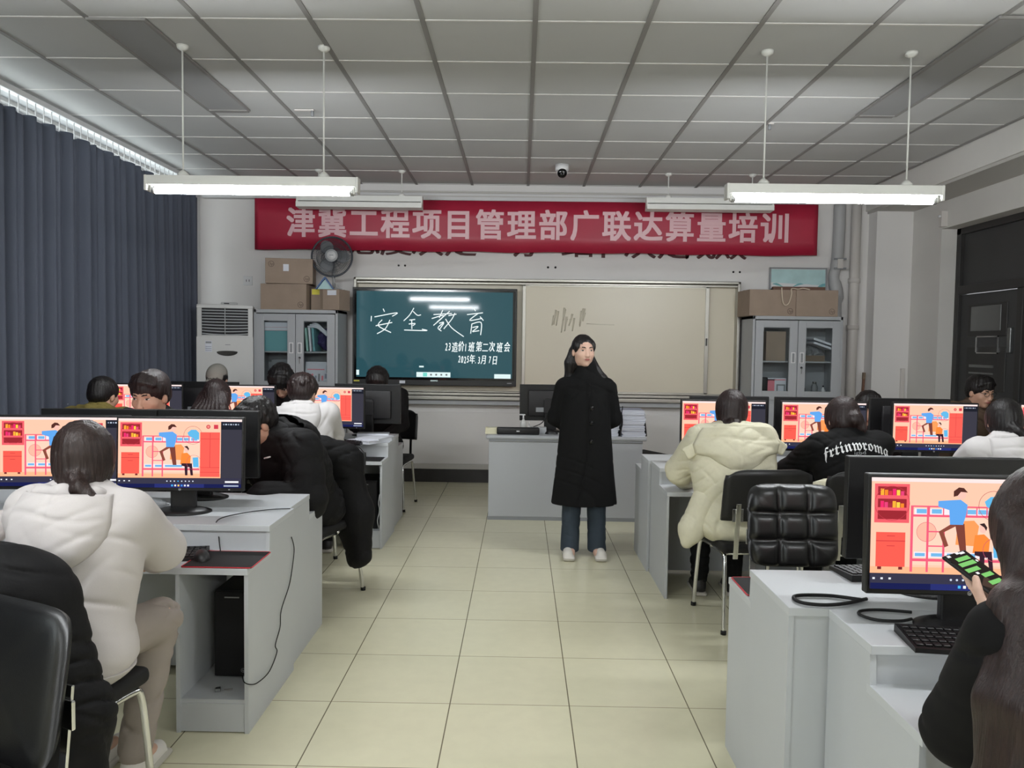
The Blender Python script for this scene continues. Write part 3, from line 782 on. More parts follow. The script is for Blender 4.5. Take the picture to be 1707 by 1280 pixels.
# smudges of wiped marker
mk('smudge', (.79, .765, .69), .5)
g = MB(); rnd = random.Random(2)
for k in range(16):
    xx = .06+rnd.uniform(0, .34); zz = .18+rnd.uniform(0, .16); g.tube([(xx, -.0855, zz), (xx-.02, -.0855, zz-.07-rnd.uniform(0, .12))], [.012, .006], 'smudge', 6)
g.tube([(.42, -.0855, .17), (.72, -.0855, .16)], [.004, .002], 'smudge', 6)
g.build('smudges', o)
b = MB(); b.box((x0, -.17, z0-.045), (x1, -.01, z0-.005), 'alu', .006); b.box((x0, -.12, z0-.10), (x1, -.01, z0-.05), 'metal_grey', .004); b.build('tray', t)
mk('screen_panel', (.17, .315, .35), .09, emit=.9)
sp = M['screen_panel'].node_tree.nodes['Principled BSDF']; sp.inputs['Base Color'].default_value = (.004, .006, .007, 1); sp.inputs['Roughness'].default_value = .05; sp.inputs['Specular IOR Level'].default_value = .22
mk('stroke', (.93, .97, .97), emit=1.0)
mk('ui_white', (.86, .94, .94), emit=.95); mk('ui_teal', (.45, .85, .80), emit=.9)
t = thing('interactive_display', 'large black framed display with handwriting on dark green screen', 'display', (-.925, YW, 1.585))
DW, DH = 1.755, 1.04
b = MB(); b.box((-DW/2, -.045, -DH/2), (DW/2, .03, DH/2), 'black', .006); b.box((-DW/2+.02, -.049, -DH/2+.06), (DW/2-.02, -.044, DH/2-.02), 'black_gloss'); b.build('casing', t)
SXW, SZ0, SZ1 = DW/2-.045, -DH/2+.085, DH/2-.04
b = MB(); b.box((-SXW, -.051, SZ0), (SXW, -.0485, SZ1), 'screen_panel'); scr = b.build('screen', t)
def S(px, py):   # points read off the board drawing, board units 0..1707 by 0..1227
    return (-SXW+(px-128)/(1490-128)*2*SXW, -.0515, SZ1-(py-205)/(985-205)*(SZ1-SZ0))
b = MB()
strokes = [[(360, 365), (372, 392)], [(258, 432), (255, 480)], [(285, 440), (480, 400), (440, 432)], [(352, 465), (320, 520), (430, 580)], [(420, 465), (380, 545), (308, 592)], [(296, 520), (440, 488)],
 [(628, 355), (590, 420), (540, 472)], [(622, 385), (660, 420), (690, 415)], [(590, 465), (640, 458)], [(610, 465), (612, 545)], [(585, 500), (640, 495), (620, 515)], [(545, 555), (740, 558), (700, 545)],
 [(880, 370), (850, 440)], [(800, 412), (960, 400)], [(785, 448), (890, 420), (800, 510)], [(940, 380), (830, 480)], [(850, 490), (890, 480), (840, 530), (870, 560)], [(890, 490), (850, 550)], [(985, 395), (960, 450), (890, 540)], [(905, 450), (960, 530), (1065, 608)], [(930, 420), (1000, 405)],
 [(1150, 350), (1165, 375)], [(1092, 408), (1230, 390)], [(1190, 395), (1115, 460), (1225, 440)], [(1205, 425), (1235, 460)], [(1135, 490), (1125, 580)], [(1135, 492), (1215, 478), (1212, 592)], [(1140, 525), (1190, 515), (1140, 560)], [(1140, 562), (1200, 552)]]
for st in strokes: b.tube(spline([S(*p) for p in st], 5), .0052, 'stroke', 6)
def scr_text(s, px, py, size, shear=.15):
    x, y, z = S(px, py); vs, fs = text(s, size, 0, shear=shear); kx = .58 if ord(s) > 255 else .42
    for q in (0, .003): b.add([(x+v.x*kx+q, y-q*.1, z+v.y) for v in vs], fs, 'stroke')
for s, px in zip('23造价1班第二次班会', (912, 940, 985, 1040, 1080, 1130, 1195, 1250, 1308, 1375, 1440)): scr_text(s, px, 710+random.uniform(-8, 8), .115)
for s, px in zip('2025年.3月7日', (1026, 1051, 1076, 1101, 1138, 1168, 1198, 1238, 1292, 1335)): scr_text(s, px, 820+random.uniform(-5, 5), .105)
b.build('handwriting', scr)
def ui(nm, x0_, y0_, x1_, y1_, m, par=None, e=0):
    b = MB(); p, q = S(x0_, y0_), S(x1_, y1_); b.box((p[0], -.0518-e, q[2]), (q[0], -.0512, p[2]), m); return b.build(nm, par or scr)
tb = ui('tool_bar', 655, 935, 952, 980, 'ui_white')
ui('corner_panel', 1335, 945, 1478, 985, 'ui_white'); ui('page_tag', 678, 878, 718, 892, 'ui_white'); ui('side_tab', 128, 922, 152, 968, 'ui_white')
for o in [ui('tool_icon', 712, 940, 748, 975, 'ui_teal', scr, .0006)]+[ui('tool_icon', 775+45*k, 950, 790+45*k, 965, 'label_grey', scr, .0006) for k in range(4)]: pass
b = MB(); b.box((-.37, -.0505, -DH/2+.02), (-.31, -.049, -DH/2+.05), 'paper'); b.box((-.86, -.0505, -DH/2+.035), (-.80, -.049, -DH/2+.05), 'yellow'); wall_text(b, 'seewo', 0, -.0505, -DH/2+.055, .03, 'ui_white'); b.box((.78, -.0505, -DH/2+.03), (.83, -.049, -DH/2+.04), 'label_grey'); b.build('stickers', t)

# ------------------------------------------------------------------ banner, wall slogan, picture
t = thing('banner', 'long red cloth banner with large white Chinese characters on the back wall', 'banner', (.13, 8.34, 2.765))
n = 120; vs = []
def wav(u): return -.014*math.sin(u*2.2)-.002*math.sin(u*9+1)
for i in range(n+1):
    u = i/n*6.0-3.0
    for z in (.275, .1, -.1, -.265): vs.append((u, wav(u)*(1-.3*(z > .2)), z+.005*math.sin(u*7)*(1 if z < 0 else 0)))
b = MB(); b.add(vs, [(i*4+j, (i+1)*4+j, (i+1)*4+j+1, i*4+j+1) for i in range(n) for j in range(3)], 'banner', True)
o = b.build('cloth', t); md = o.modifiers.new('thickness', 'SOLIDIFY'); md.thickness = .003; md.offset = 0
b = MB()
for i, ch in enumerate('津冀工程项目管理部广联达算量培训'):
    vs, fs = text(ch, .33)
    cx = -2.37+i*.3368-.13+.0
    for q in range(9): b.add([(cx+v.x*.95+.0085*(q % 3-1), wav(cx+v.x)-.0052-.0001*q, v.y*1.0+.007*(q//3-1)) for v in vs], fs, 'banner_text')
b.build('lettering', t)
b = MB()
pxs = (604, 656, 708, 763, 812, 861, 956, 1004, 1059, 1114, 1158, 1208)
for ch, px in zip('态度决定一切细节决定成败', pxs): [wall_text(b, ch, (px-868)*.00655+.02+.006*q, YB-.004-.0002*q, 2.60, .36, 'wall_text') for q in (-1, 0, 1)]
tag(b.build('wall_slogan'), 'dark red brush characters painted on the wall, mostly hidden by the banner', 'lettering')
t = thing('picture', 'framed pale picture of blue green hills leaning above the right cabinet', 'picture', (2.96, 8.40, 2.02), 0, rot=(-.02, 0, 0))
b = MB()
for a in ((-.305, 0, -.29, .36), (.29, 0, .305, .36), (-.305, .345, .305, .36), (-.305, 0, .305, .015)): b.box((a[0], -.02, a[1]), (a[2], 0, a[3]), 'label_grey', .002)
b.build('frame', t)
b = MB(); b.box((-.29, -.012, .01), (.29, -.004, .35), 'white')
for base, amp, m, y in ((.19, .02, 'sky_blue', -.0125), (.165, .03, 'teal', -.0128), (.15, .02, 'green_pale', -.0131)):
    pts = [(-.29, .12)]+[(-.29+.58*i/20, base+amp*math.sin(i*.7+base*40)) for i in range(21)]+[(.29, .12)]
    top = [(-.29, .34), (.29, .34)] if m == 'sky_blue' else None
    if top: b.add([(-.29, y, .34), (.29, y, .34), (.29, y, .17), (-.29, y, .20)], [(0, 1, 2, 3)], m)
    else: b.add([(p[0], y, p[1]) for p in pts], [tuple(range(len(pts)))], m)
pts = [(-.29, .02)]+[(-.29+.58*i/20, .165+.02*math.sin(i*.45+2)) for i in range(21)]+[(.29, .02)]
b.add([(p[0], -.0134, p[1]) for p in pts], [tuple(range(len(pts)))], 'white'); b.build('artwork', t)
for xx, zz in ((-1.13, 2.34), (-1.06, 2.34), (.30, 2.36), (.37, 2.36), (2.26, 2.335), (2.33, 2.335)):
    pass
b = MB()
for xx in (-1.34, -1.27): b.cyl((xx, YB-.006, 2.355), (xx, YB, 2.355), .011, 'black', 10)
for xx in (.28, .36): b.cyl((xx, YB-.006, 2.355), (xx, YB, 2.355), .012, 'black', 10)
for xx in (2.28, 2.35): b.cyl((xx, YB-.006, 2.33), (xx, YB, 2.33), .011, 'black', 10)
tag(b.build('wall_bolts'), 'pairs of dark bolts left in the wall above the whiteboard', 'bolts', kind='stuff')
t = thing('wall_socket', 'square white socket plate on the wall above the air conditioner', 'socket', (-2.98, YB, 2.17))
b = MB(); b.box((-.05, -.012, -.05), (.05, 0, .05), 'white', .004); b.build('plate', t)
b = MB()
for a in (-.015, .015): b.box((a-.003, -.0135, -.012), (a+.003, -.0115, .012), 'dark_gap')
b.build('slots', t)

# ------------------------------------------------------------------ air conditioner
t = thing('air_conditioner', 'tall white floor standing air conditioner in the left corner by the curtain', 'air conditioner', (-3.05, 8.0, 0), .30)
b = MB(); b.box((-.27, -.17, 0), (.27, .20, 1.88), 'ac_white', .012); b.build('cabinet', t)
b = MB(); b.box((-.272, -.178, .05), (.272, -.165, 1.555), 'ac_white', .004); b.build('front_panel', t)
b = MB(); b.box((-.22, -.174, 1.57), (.22, -.168, 1.84), 'dark_gap'); b.build('grille_opening', t)
for k in range(9):
    b = MB(); z = 1.585+k*.029; sag = .012*max(0, 5-k)/5
    b.tube([(-.22+.44*i/12, -.182, z-sag*(1-((i-6)/6)**2)) for i in range(13)], .0062, 'ac_grille', 8); b.build('louvre', t)
b = MB(); b.box((-.27, -.18, 1.842), (.27, -.16, 1.86), 'ac_white', .003); b.cyl((0, -.185, 1.57), (0, -.185, 1.84), .004, 'ac_grille', 8); b.build('grille_bar', t)
n = 16; pts = [(.10*math.cos(PI+PI*i/n), .04*math.sin(PI+PI*i/n)) for i in range(n+1)]+[(.10*math.cos(PI*i/n), .012*math.sin(PI*i/n)) for i in range(1, n)]
b = MB(); b.prism([(p[0]+.02, p[1]+1.40) for p in pts], -.184, -.176, 'black_gloss', 'y'); b.build('control_panel', t)
b = MB(); b.box((-.19, -.1805, 1.40), (-.125, -.178, 1.51), 'paper'); b.box((-.185, -.182, 1.485), (-.13, -.18, 1.505), 'label_grey')
for k in range(3): b.box((-.185, -.182, 1.41+.02*k), (-.13, -.18, 1.416+.02*k), 'paper_line')
b.build('energy_label', t)
b = MB(); b.box((.0, -.1795, 1.47), (.05, -.178, 1.477), 'label_grey'); b.build('emblem', t)
t = thing('remote_control', 'small white remote on top of the air conditioner', 'remote', (-2.98, 7.93, 1.88), .3)
b = MB(); b.box((-.09, -.025, 0), (.07, .025, .025), 'pipe_grey', .006); b.build('body', t); b = MB(); b.box((-.06, -.026, .008), (-.01, -.024, .018), 'dark_gap'); b.build('display', t)

# ------------------------------------------------------------------ filing cabinets with glass doors
def cabinet(label, x, y, w, d, h, zs, rz=0):
    t = thing('filing_cabinet', label, 'cabinet', (x, y, 0), rz, 'grey metal cabinets with glass doors')
    b = MB(); hw = w/2
    b.box((-hw, .02, 0), (-hw+.02, d, h), 'metal_grey', .002); b.box((hw-.02, .02, 0), (hw, d, h), 'metal_grey', .002); b.box((-hw, .02, h-.03), (hw, d, h), 'metal_grey', .002); b.box((-hw, d-.02, 0), (hw, d, h), 'metal_grey')
    b.box((-hw, .02, 0), (hw, d, .06), 'metal_grey'); b.box((-hw, .0, h-.035), (hw, .03, h), 'metal_grey', .003); b.box((-hw, 0, 0), (-hw+.025, .03, h), 'metal_grey', .003); b.box((hw-.025, 0, 0), (hw, .03, h), 'metal_grey', .003)
    b.box((-hw, .01, zs-.14), (hw, d, zs-.10), 'metal_grey'); b.build('body', t)
    b = MB(); b.box((-hw+.02, .05, zs+.28), (hw-.02, d-.02, zs+.295), 'metal_grey'); b.box((-hw+.02, .05, zs-.06), (hw-.02, d-.02, zs-.045), 'metal_grey'); b.build('shelf', t)
    z0, z1 = zs-.10, h-.045
    for s in (-1, 1):
        a0, a1 = (-hw+.028, -.003) if s < 0 else (.003, hw-.028)
        f = MB(); m1 = .08
        f.box((a0, -.012, z0), (a0+m1, .012, z1), 'metal_grey', .002); f.box((a1-m1, -.012, z0), (a1, .012, z1), 'metal_grey', .002); f.box((a0+m1, -.012, z1-.07), (a1-m1, .012, z1), 'metal_grey'); f.box((a0+m1, -.012, z0), (a1-m1, .012, z0+.09), 'metal_grey'); o = f.build('door', t)
        f = MB(); f.box((a0+m1, -.002, z0+.09), (a1-m1, .002, z1-.07), 'cabinet_glass'); f.build('pane', o)
        f = MB(); hx = a1-.04 if s < 0 else a0+.04; zc = zs+.33
        f.box((hx-.022, -.016, zc-.055), (hx+.022, -.011, zc+.055), 'white', .002); f.box((hx-.012, -.019, zc-.045), (hx+.012, -.015, zc+.045), 'label_grey', .002); f.build('handle', o)
        if s > 0: f = MB(); f.cyl((hx, -.018, zc-.10), (hx, -.01, zc-.10), .011, 'dark_gap', 12); f.box((hx-.004, -.024, zc-.16), (hx+.004, -.018, zc-.10), 'steel'); f.build('lock', o)
    for s in (-1, 1):
        f = MB(); a0, a1 = (-hw+.028, -.003) if s < 0 else (.003, hw-.028); f.box((a0, -.012, .07), (a1, .012, zs-.14), 'metal_grey', .003); o = f.build('lower_door', t)
        f = MB(); hx = a1-.06 if s < 0 else a0+.06; f.box((hx-.05, -.018, zs-.25), (hx+.05, -.011, zs-.22), 'chrome', .003); f.build('handle', o)
    return t
cabinet('grey metal cabinet with glass doors left of the display', -2.30, 7.90, .86, .42, 1.84, 1.12)
cabinet('grey metal cabinet with glass doors right of the whiteboard', 2.80, 7.90, .91, .42, 1.84, 1.09)
def simple(name, label, cat, x, y, z, w, d, h, m, rz=0, bev=.003, ry=0):
    b = MB(); b.box((-w/2, -d/2, 0), (w/2, d/2, h), m, bev); o = b.build(name, loc=(x, y, z)); o.rotation_euler = (0, ry, rz); return tag(o, label, cat)
# left cabinet contents (shelf tops at 1.415 and 1.075)
book('pale stack of papers on top in the left cabinet', -2.50, 8.1, 1.66, .28, .3, .05, 0, 'paper')
book('dark red binder under the papers in the left cabinet', -2.50, 8.1, 1.625, .29, .3, .035, 0, 'red')
simple('storage_box', 'teal storage box in the left door of the left cabinet', 'box', -2.50, 8.1, 1.415, .29, .3, .21, 'teal')
for i, (xx, m, nm) in enumerate(((-2.19, 'green_pale', 'pale green folder, leftmost behind the right door of the left cabinet'), (-2.155, 'paper', 'white folder between the pale green folder and the teal one'), (-2.12, 'teal', 'teal folder leaning by the purple bag'))):
    simple('folder', nm, 'folder', xx, 8.05, 1.418, .02, .24, .24, m, 0, .002, -.08)
lump('cloth_bag', 'dark purple bag behind the right door of the left cabinet', 'bag', (-2.0, 8.1, 1.415), (.10, .12, .24), 'purple', 5)
for i in range(3):
    b = MB(); b.tube(spline([(-2.20+.02*i, 7.98+.02*i, 1.67+.018*i), (-2.10, 7.98, 1.66+.018*i), (-2.0, 7.98, 1.58+.015*i)], 6), .011, 'paper', 6); tag(b.build('paper_roll'), ['lowest', 'middle', 'topmost'][i]+' white paper bent over the folders in the left cabinet', 'paper', 'bent papers in the left cabinet')
t = thing('poster', 'white printed sheet with drawings in the lower right of the left cabinet', 'poster', (-2.09, 8.02, 1.075), 0, rot=(-.12, 0, 0))
b = MB(); b.box((-.15, 0, 0), (.15, .004, .235), 'paper'); b.build('sheet', t)
b = MB()
for k in range(6): b.box((-.12+.035*k, -.001, .02+.02*(k % 3)), (-.10+.035*k, 0, .09+.02*(k % 2)), ['label_grey', 'pink', 'paper_line'][k % 3])
b.box((-.13, -.001, .15), (.05, 0, .16), 'pink'); b.box((.07, -.001, .12), (.14, 0, .2), 'label_grey'); b.build('print', t)
simple('poster_board', 'grey leaning board in the lower left of the left cabinet', 'board', -2.50, 8.2, 1.075, .28, .02, .25, 'label_grey')
# right cabinet contents (shelf 1.385, 1.045)
simple('carton', 'brown carton behind the left door of the right cabinet', 'box', 2.60, 8.1, 1.385, .20, .3, .30, 'card', .0)
simple('wooden_box', 'small brown wooden box with clasp in the right cabinet', 'box', 3.0, 8.02, 1.385, .20, .15, .06, 'card_dark')
for i in range(2): simple('document_file', ['lower', 'upper'][i]+' white file leaning inside the right cabinet', 'file', 3.07, 8.05, 1.535+.04*i, .20, .24, .022, 'paper', 0, .002, .32)
lump('fabric_bundle', 'grey folded fabric on the shelf of the right cabinet', 'fabric', (3.0, 8.15, 1.385), (.12, .09, .16), 'metal_grey_dark', 8)
t = thing('gift_box', 'pink and white patterned box in the lower left of the right cabinet', 'box', (2.63, 7.99, 1.045))
b = MB(); b.box((-.10, 0, 0), (.10, .10, .165), 'paper', .003); b.build('carton', t)
b = MB(); b.box((-.095, -.001, .01), (-.02, .001, .15), 'pink'); b.box((0, -.001, .02), (.09, .001, .10), 'label_grey'); b.box((.015, -.002, .03), (.075, 0, .085), 'paper'); b.box((-.09, -.001, .14), (.09, .001, .15), 'pink'); b.build('print', t)
simple('tin', 'dark tin beside the pink box in the right cabinet', 'tin', 2.50, 8.0, 1.045, .07, .07, .17, 'door_frame', 0, .01)
for i, (xx, h) in enumerate(((2.90, .10), (3.03, .13), (3.12, .09))):
    t = thing('jar', ['squat dark jar', 'taller grey jar', 'small pointed bottle'][i]+' on the lower right shelf of the right cabinet', 'jar', (xx, 8.02, 1.045), 0, 'jars in the right cabinet')
    b = MB(); b.lathe([(0, 0), (.032, 0), (.034, h*.6), (.022, h*.8), (.022, h*.85), (0, h*.85)] if i < 2 else [(0, 0), (.022, 0), (.022, h*.4), (.006, h*.9), (0, h*.9)], ['door_frame', 'label_grey', 'white'][i], 16); b.build('body', t)
    b = MB(); b.cyl((0, 0, h*.85), (0, 0, h), .02 if i < 2 else .008, ['black', 'steel', 'black'][i], 14); b.build('lid', t)
# cartons on top of the cabinets
def carton(label, x, y, z, w, d, h, rz, stick=None, lg=(1, 0)):
    t = thing('cardboard_box', label, 'box', (x, y, z), rz, 'brown cartons on the cabinets')
    b = MB(); b.box((-w/2, -d/2, 0), (w/2, d/2, h), 'card', .004); b.build('carton', t)
    b = MB(); b.box((-w/2, -.012, h-.0005), (w/2, .012, h+.0012), 'card_dark'); b.build('seam', t)
    b = MB()
    if lg[0]: logo(b, w/2-.06, -d/2-.0012, .05, .03, 'card_mark')
    if lg[1]: logo(b, -w/2+.06, -d/2-.0012, h-.06, .03, 'card_mark')
    if b.v: b.build('emblem', t)
    if stick:
        b = MB()
        for (sx, sz, sw, sh, m) in stick: b.box((sx-sw/2, -d/2-.0025, sz-sh/2), (sx+sw/2, -d/2-.001, sz+sh/2), m)
        b.build('sticker', t)
    return t
carton('upper brown carton in the stack on the left cabinet beside the fan', -2.40, 8.08, 2.105, .47, .33, .255, .16, [(-.03, .16, .055, .07, 'paper')], (1, 1))
carton('lower brown carton under the upper one on the left cabinet', -2.43, 8.10, 1.84, .47, .38, .262, .0)
carton('brown carton with a yellow sticker on the left cabinet', -2.095, 8.17, 1.84, .17, .28, .225, 0, [(-.03, .19, .09, .055, 'yellow')], (0, 0))
carton('brown carton with a white sticker under the fan on the left cabinet', -1.925, 8.00, 1.84, .22, .24, .21, -.25, [(.03, .175, .10, .05, 'paper'), (-.085, .11, .03, .20, 'card_dark')], (0, 0))
carton('left brown carton with string on the right cabinet', 2.53, 8.08, 1.84, .48, .36, .265, .06)
carton('right brown carton on the right cabinet by the pipe', 2.985, 8.06, 1.84, .42, .33, .265, 0)
b = MB(); b.tube(spline([(2.62, 7.885, 2.125), (2.625, 7.87, 2.0), (2.65, 7.87, 1.95), (2.69, 7.87, 1.97), (2.715, 7.87, 2.06), (2.72, 7.885, 2.115), (2.80, 7.93, 2.115), (2.86, 7.95, 2.125), (2.92, 7.93, 2.112)], 6), .006, 'string', 6); tag(b.build('string'), 'loop of pale string hanging over the left carton on the right cabinet', 'string')
t = thing('wooden_tray', 'brown wooden bar lying on the cartons in front of the picture', 'tray', (2.88, 8.15, 2.105)); b = MB(); b.box((-.27, -.03, 0), (.27, .03, .05), 'wood', .004); b.build('bar', t); b = MB(); b.cyl((-.285, 0, .02), (-.27, 0, .02), .012, 'black', 10); b.build('knob', t)
# desk fan on the left cabinet
t = thing('desk_fan', 'dark grey round desk fan standing on the carton with a white sticker', 'fan', (-1.965, 8.06, 2.05), 0)
cz = .345; RF = .205
Tf = Matrix.Translation((0, -.02, cz)) @ Matrix.Rotation(.12, 4, 'Z') @ Matrix.Rotation(-.12, 4, 'X')
b = MB()
for sgn in (-1, 1):
    for k in range(72):
        a = 2*PI*k/72; b.tube([(rr*math.cos(a), sgn*(.055-.045*(rr/RF)**3), rr*math.sin(a)) for rr in (.05, .10, .15, .18, RF)], .0019, 'fan_dark', 4, cap=False, T=Tf)
    for rr in (.1, .155): b.tube([(rr*math.cos(2*PI*i/40), sgn*(.055-.045*(rr/RF)**3), rr*math.sin(2*PI*i/40)) for i in range(40)], .002, 'fan_dark', 4, closed=True, T=Tf)
b.tube([(RF*math.cos(2*PI*i/48), 0, RF*math.sin(2*PI*i/48)) for i in range(48)], .010, 'fan_dark', 8, closed=True, T=Tf); b.build('cage', t)
b = MB(); b.cyl((0, -.062, 0), (0, -.05, 0), .064, 'ac_grille', 32, T=Tf); b.cyl((0, -.066, 0), (0, -.06, 0), .045, 'white', 24, T=Tf); b.box((-.02, -.068, -.003), (.02, -.064, .006), 'label_grey', 0, Tf); b.build('badge', t)
for k in range(3):
    b = MB(); vs = []
    for i in range(9):
        rr = .03+.155*i/8; w_ = 1.35*(math.sin(PI*min(1, .2+.75*i/8)))
        for j in range(7):
            a = 2*PI*k/3+(j/6-.5)*w_; vs.append((rr*math.cos(a), .018*(j/6-.5), rr*math.sin(a)))
    b.add(vs, [(i*7+j, (i+1)*7+j, (i+1)*7+j+1, i*7+j+1) for i in range(8) for j in range(6)], 'metal_grey_dark', True, Tf); o = b.build('blade', t); md = o.modifiers.new('thickness', 'SOLIDIFY'); md.thickness = .003
b = MB(); b.cyl((0, .05, 0), (0, .15, 0), .05, 'fan_dark', 24, .04, T=Tf); b.build('motor', t)
b = MB(); b.cyl((0, .06, .03), (0, .06, cz-.02), .016, 'pipe_grey', 12); b.lathe([(0, 0), (.10, 0), (.10, .012), (.03, .03), (0, .03)], 'pipe_grey', 28, Matrix.Translation((0, .05, 0))); b.build('stand', t)
t = thing('tent_sign', 'blue folded tent card under the fan', 'sign', (-2.01, 7.93, 2.052), .1); b = MB(); b.prism([(-.095, 0), (-.005, .125), (.005, .125), (.095, 0), (.08, 0), (0, .108), (-.08, 0)], -.02, .05, 'blue_sign', 'y'); b.build('card', t); b = MB(); b.prism([(-.075, .002), (0, .10), (.075, .002)], 0, .004, 'sky_blue', 'y'); b.build('insert', t)
cable('pale loose cable lying by the fan', [(-1.93, 7.94, 2.18), (-1.91, 7.93, 2.12), (-1.88, 7.93, 2.10), (-1.86, 7.93, 2.07), (-1.83, 7.92, 2.058), (-1.85, 7.92, 2.06), (-1.90, 7.93, 2.07)], .004).data.materials[0] = M['pipe_grey']
# pipes at the right of the back wall
t = thing('drain_pipe', 'white round pipe with collars running down the back wall', 'pipe', (3.545, 8.36, 0)); b = MB(); b.cyl((0, 0, 0), (0, 0, 3.2), .052, 'pipe_white', 20); b.build('pipe', t)
for z in (.9, 2.22, 1.72):
    b = MB(); b.cyl((0, 0, z), (0, 0, z+.05), .062, 'pipe_white', 20); b.build('collar', t)
t = thing('cable_conduit', 'grey taped cable bundle hanging beside the white pipe', 'conduit', (3.375, 8.38, 0)); b = MB()
b.tube(spline([(0, 0, 3.05), (0, 0, 2.75), (-.01, 0, 2.45), (-.04, 0, 2.28), (.0, 0, 2.1), (.01, 0, 1.8), (0, 0, 1.2), (0, 0, .2)], 5), [.062]*12+[.055]*5+[.065]*5+[.042]*14, 'pipe_grey', 14); b.build('bundle', t)
b = MB()
for z in (2.36, 2.46): b.box((-.065, -.065, z), (.065, -.05, z+.02), 'metal_grey_dark', .003)
b.box((-.03, -.07, 2.37), (.03, -.055, 2.47), 'pipe_white', .003); b.build('clamp', t)
t = thing('security_camera', 'white dome security camera hanging from the ceiling', 'camera', (.367, 7.49, HC)); b = MB(); b.lathe([(0, 0), (.065, 0), (.065, -.05), (.05, -.065), (0, -.065)], 'white', 28); b.build('mount', t)
b = MB(); b.lathe([(.054*math.cos(a), -.065+.054*math.sin(a)) for a in np.linspace(0, -PI/2, 8)], 'white', 24); o = b.build('eyeball', t); b = MB(); b.lathe([(0, .0)]+[(.046*math.cos(a), .014+.02*math.sin(a)) for a in np.linspace(PI/2, 0, 5)], 'black_gloss', 20, Matrix.Translation((0, -.03, -.08)) @ Matrix.Rotation(2.05, 4, 'X')); b.build('lens', o)
t = thing('wall_bracket', 'small pale bracket under the beam beside the door', 'bracket', (4.07, 7.62, 2.74)); b = MB(); b.box((-.03, -.02, -.03), (.03, .03, .12), 'pipe_white', .004); b.build('plate', t); b = MB(); b.cyl((-.05, 0, .07), (-.03, 0, .07), .012, 'white', 10); b.build('knob', t)
for (yy, z0, z1, xx) in ((8.24, .9, 1.30, 4.06),):
    pass
t = thing('wooden_stick', 'short wooden stick leaning in the niche beside the column', 'stick', (3.62, 8.30, 0)); b = MB(); b.box((-.012, -.012, 0), (.012, .012, 1.26), 'wood', .003, Matrix.Rotation(.03, 4, 'Y')); b.build('shaft', t); b = MB(); b.box((-.014, -.014, 1.2), (.014, .014, 1.27), 'card_dark', .003, Matrix.Rotation(.03, 4, 'Y')); b.build('tip', t)
b = MB(); b.box((4.02, 8.235, .85), (4.06, 8.26, 1.32), 'pipe_white', .004); tag(b.build('cable_cover'), 'short pale vertical cable cover on the column corner', 'cable cover')
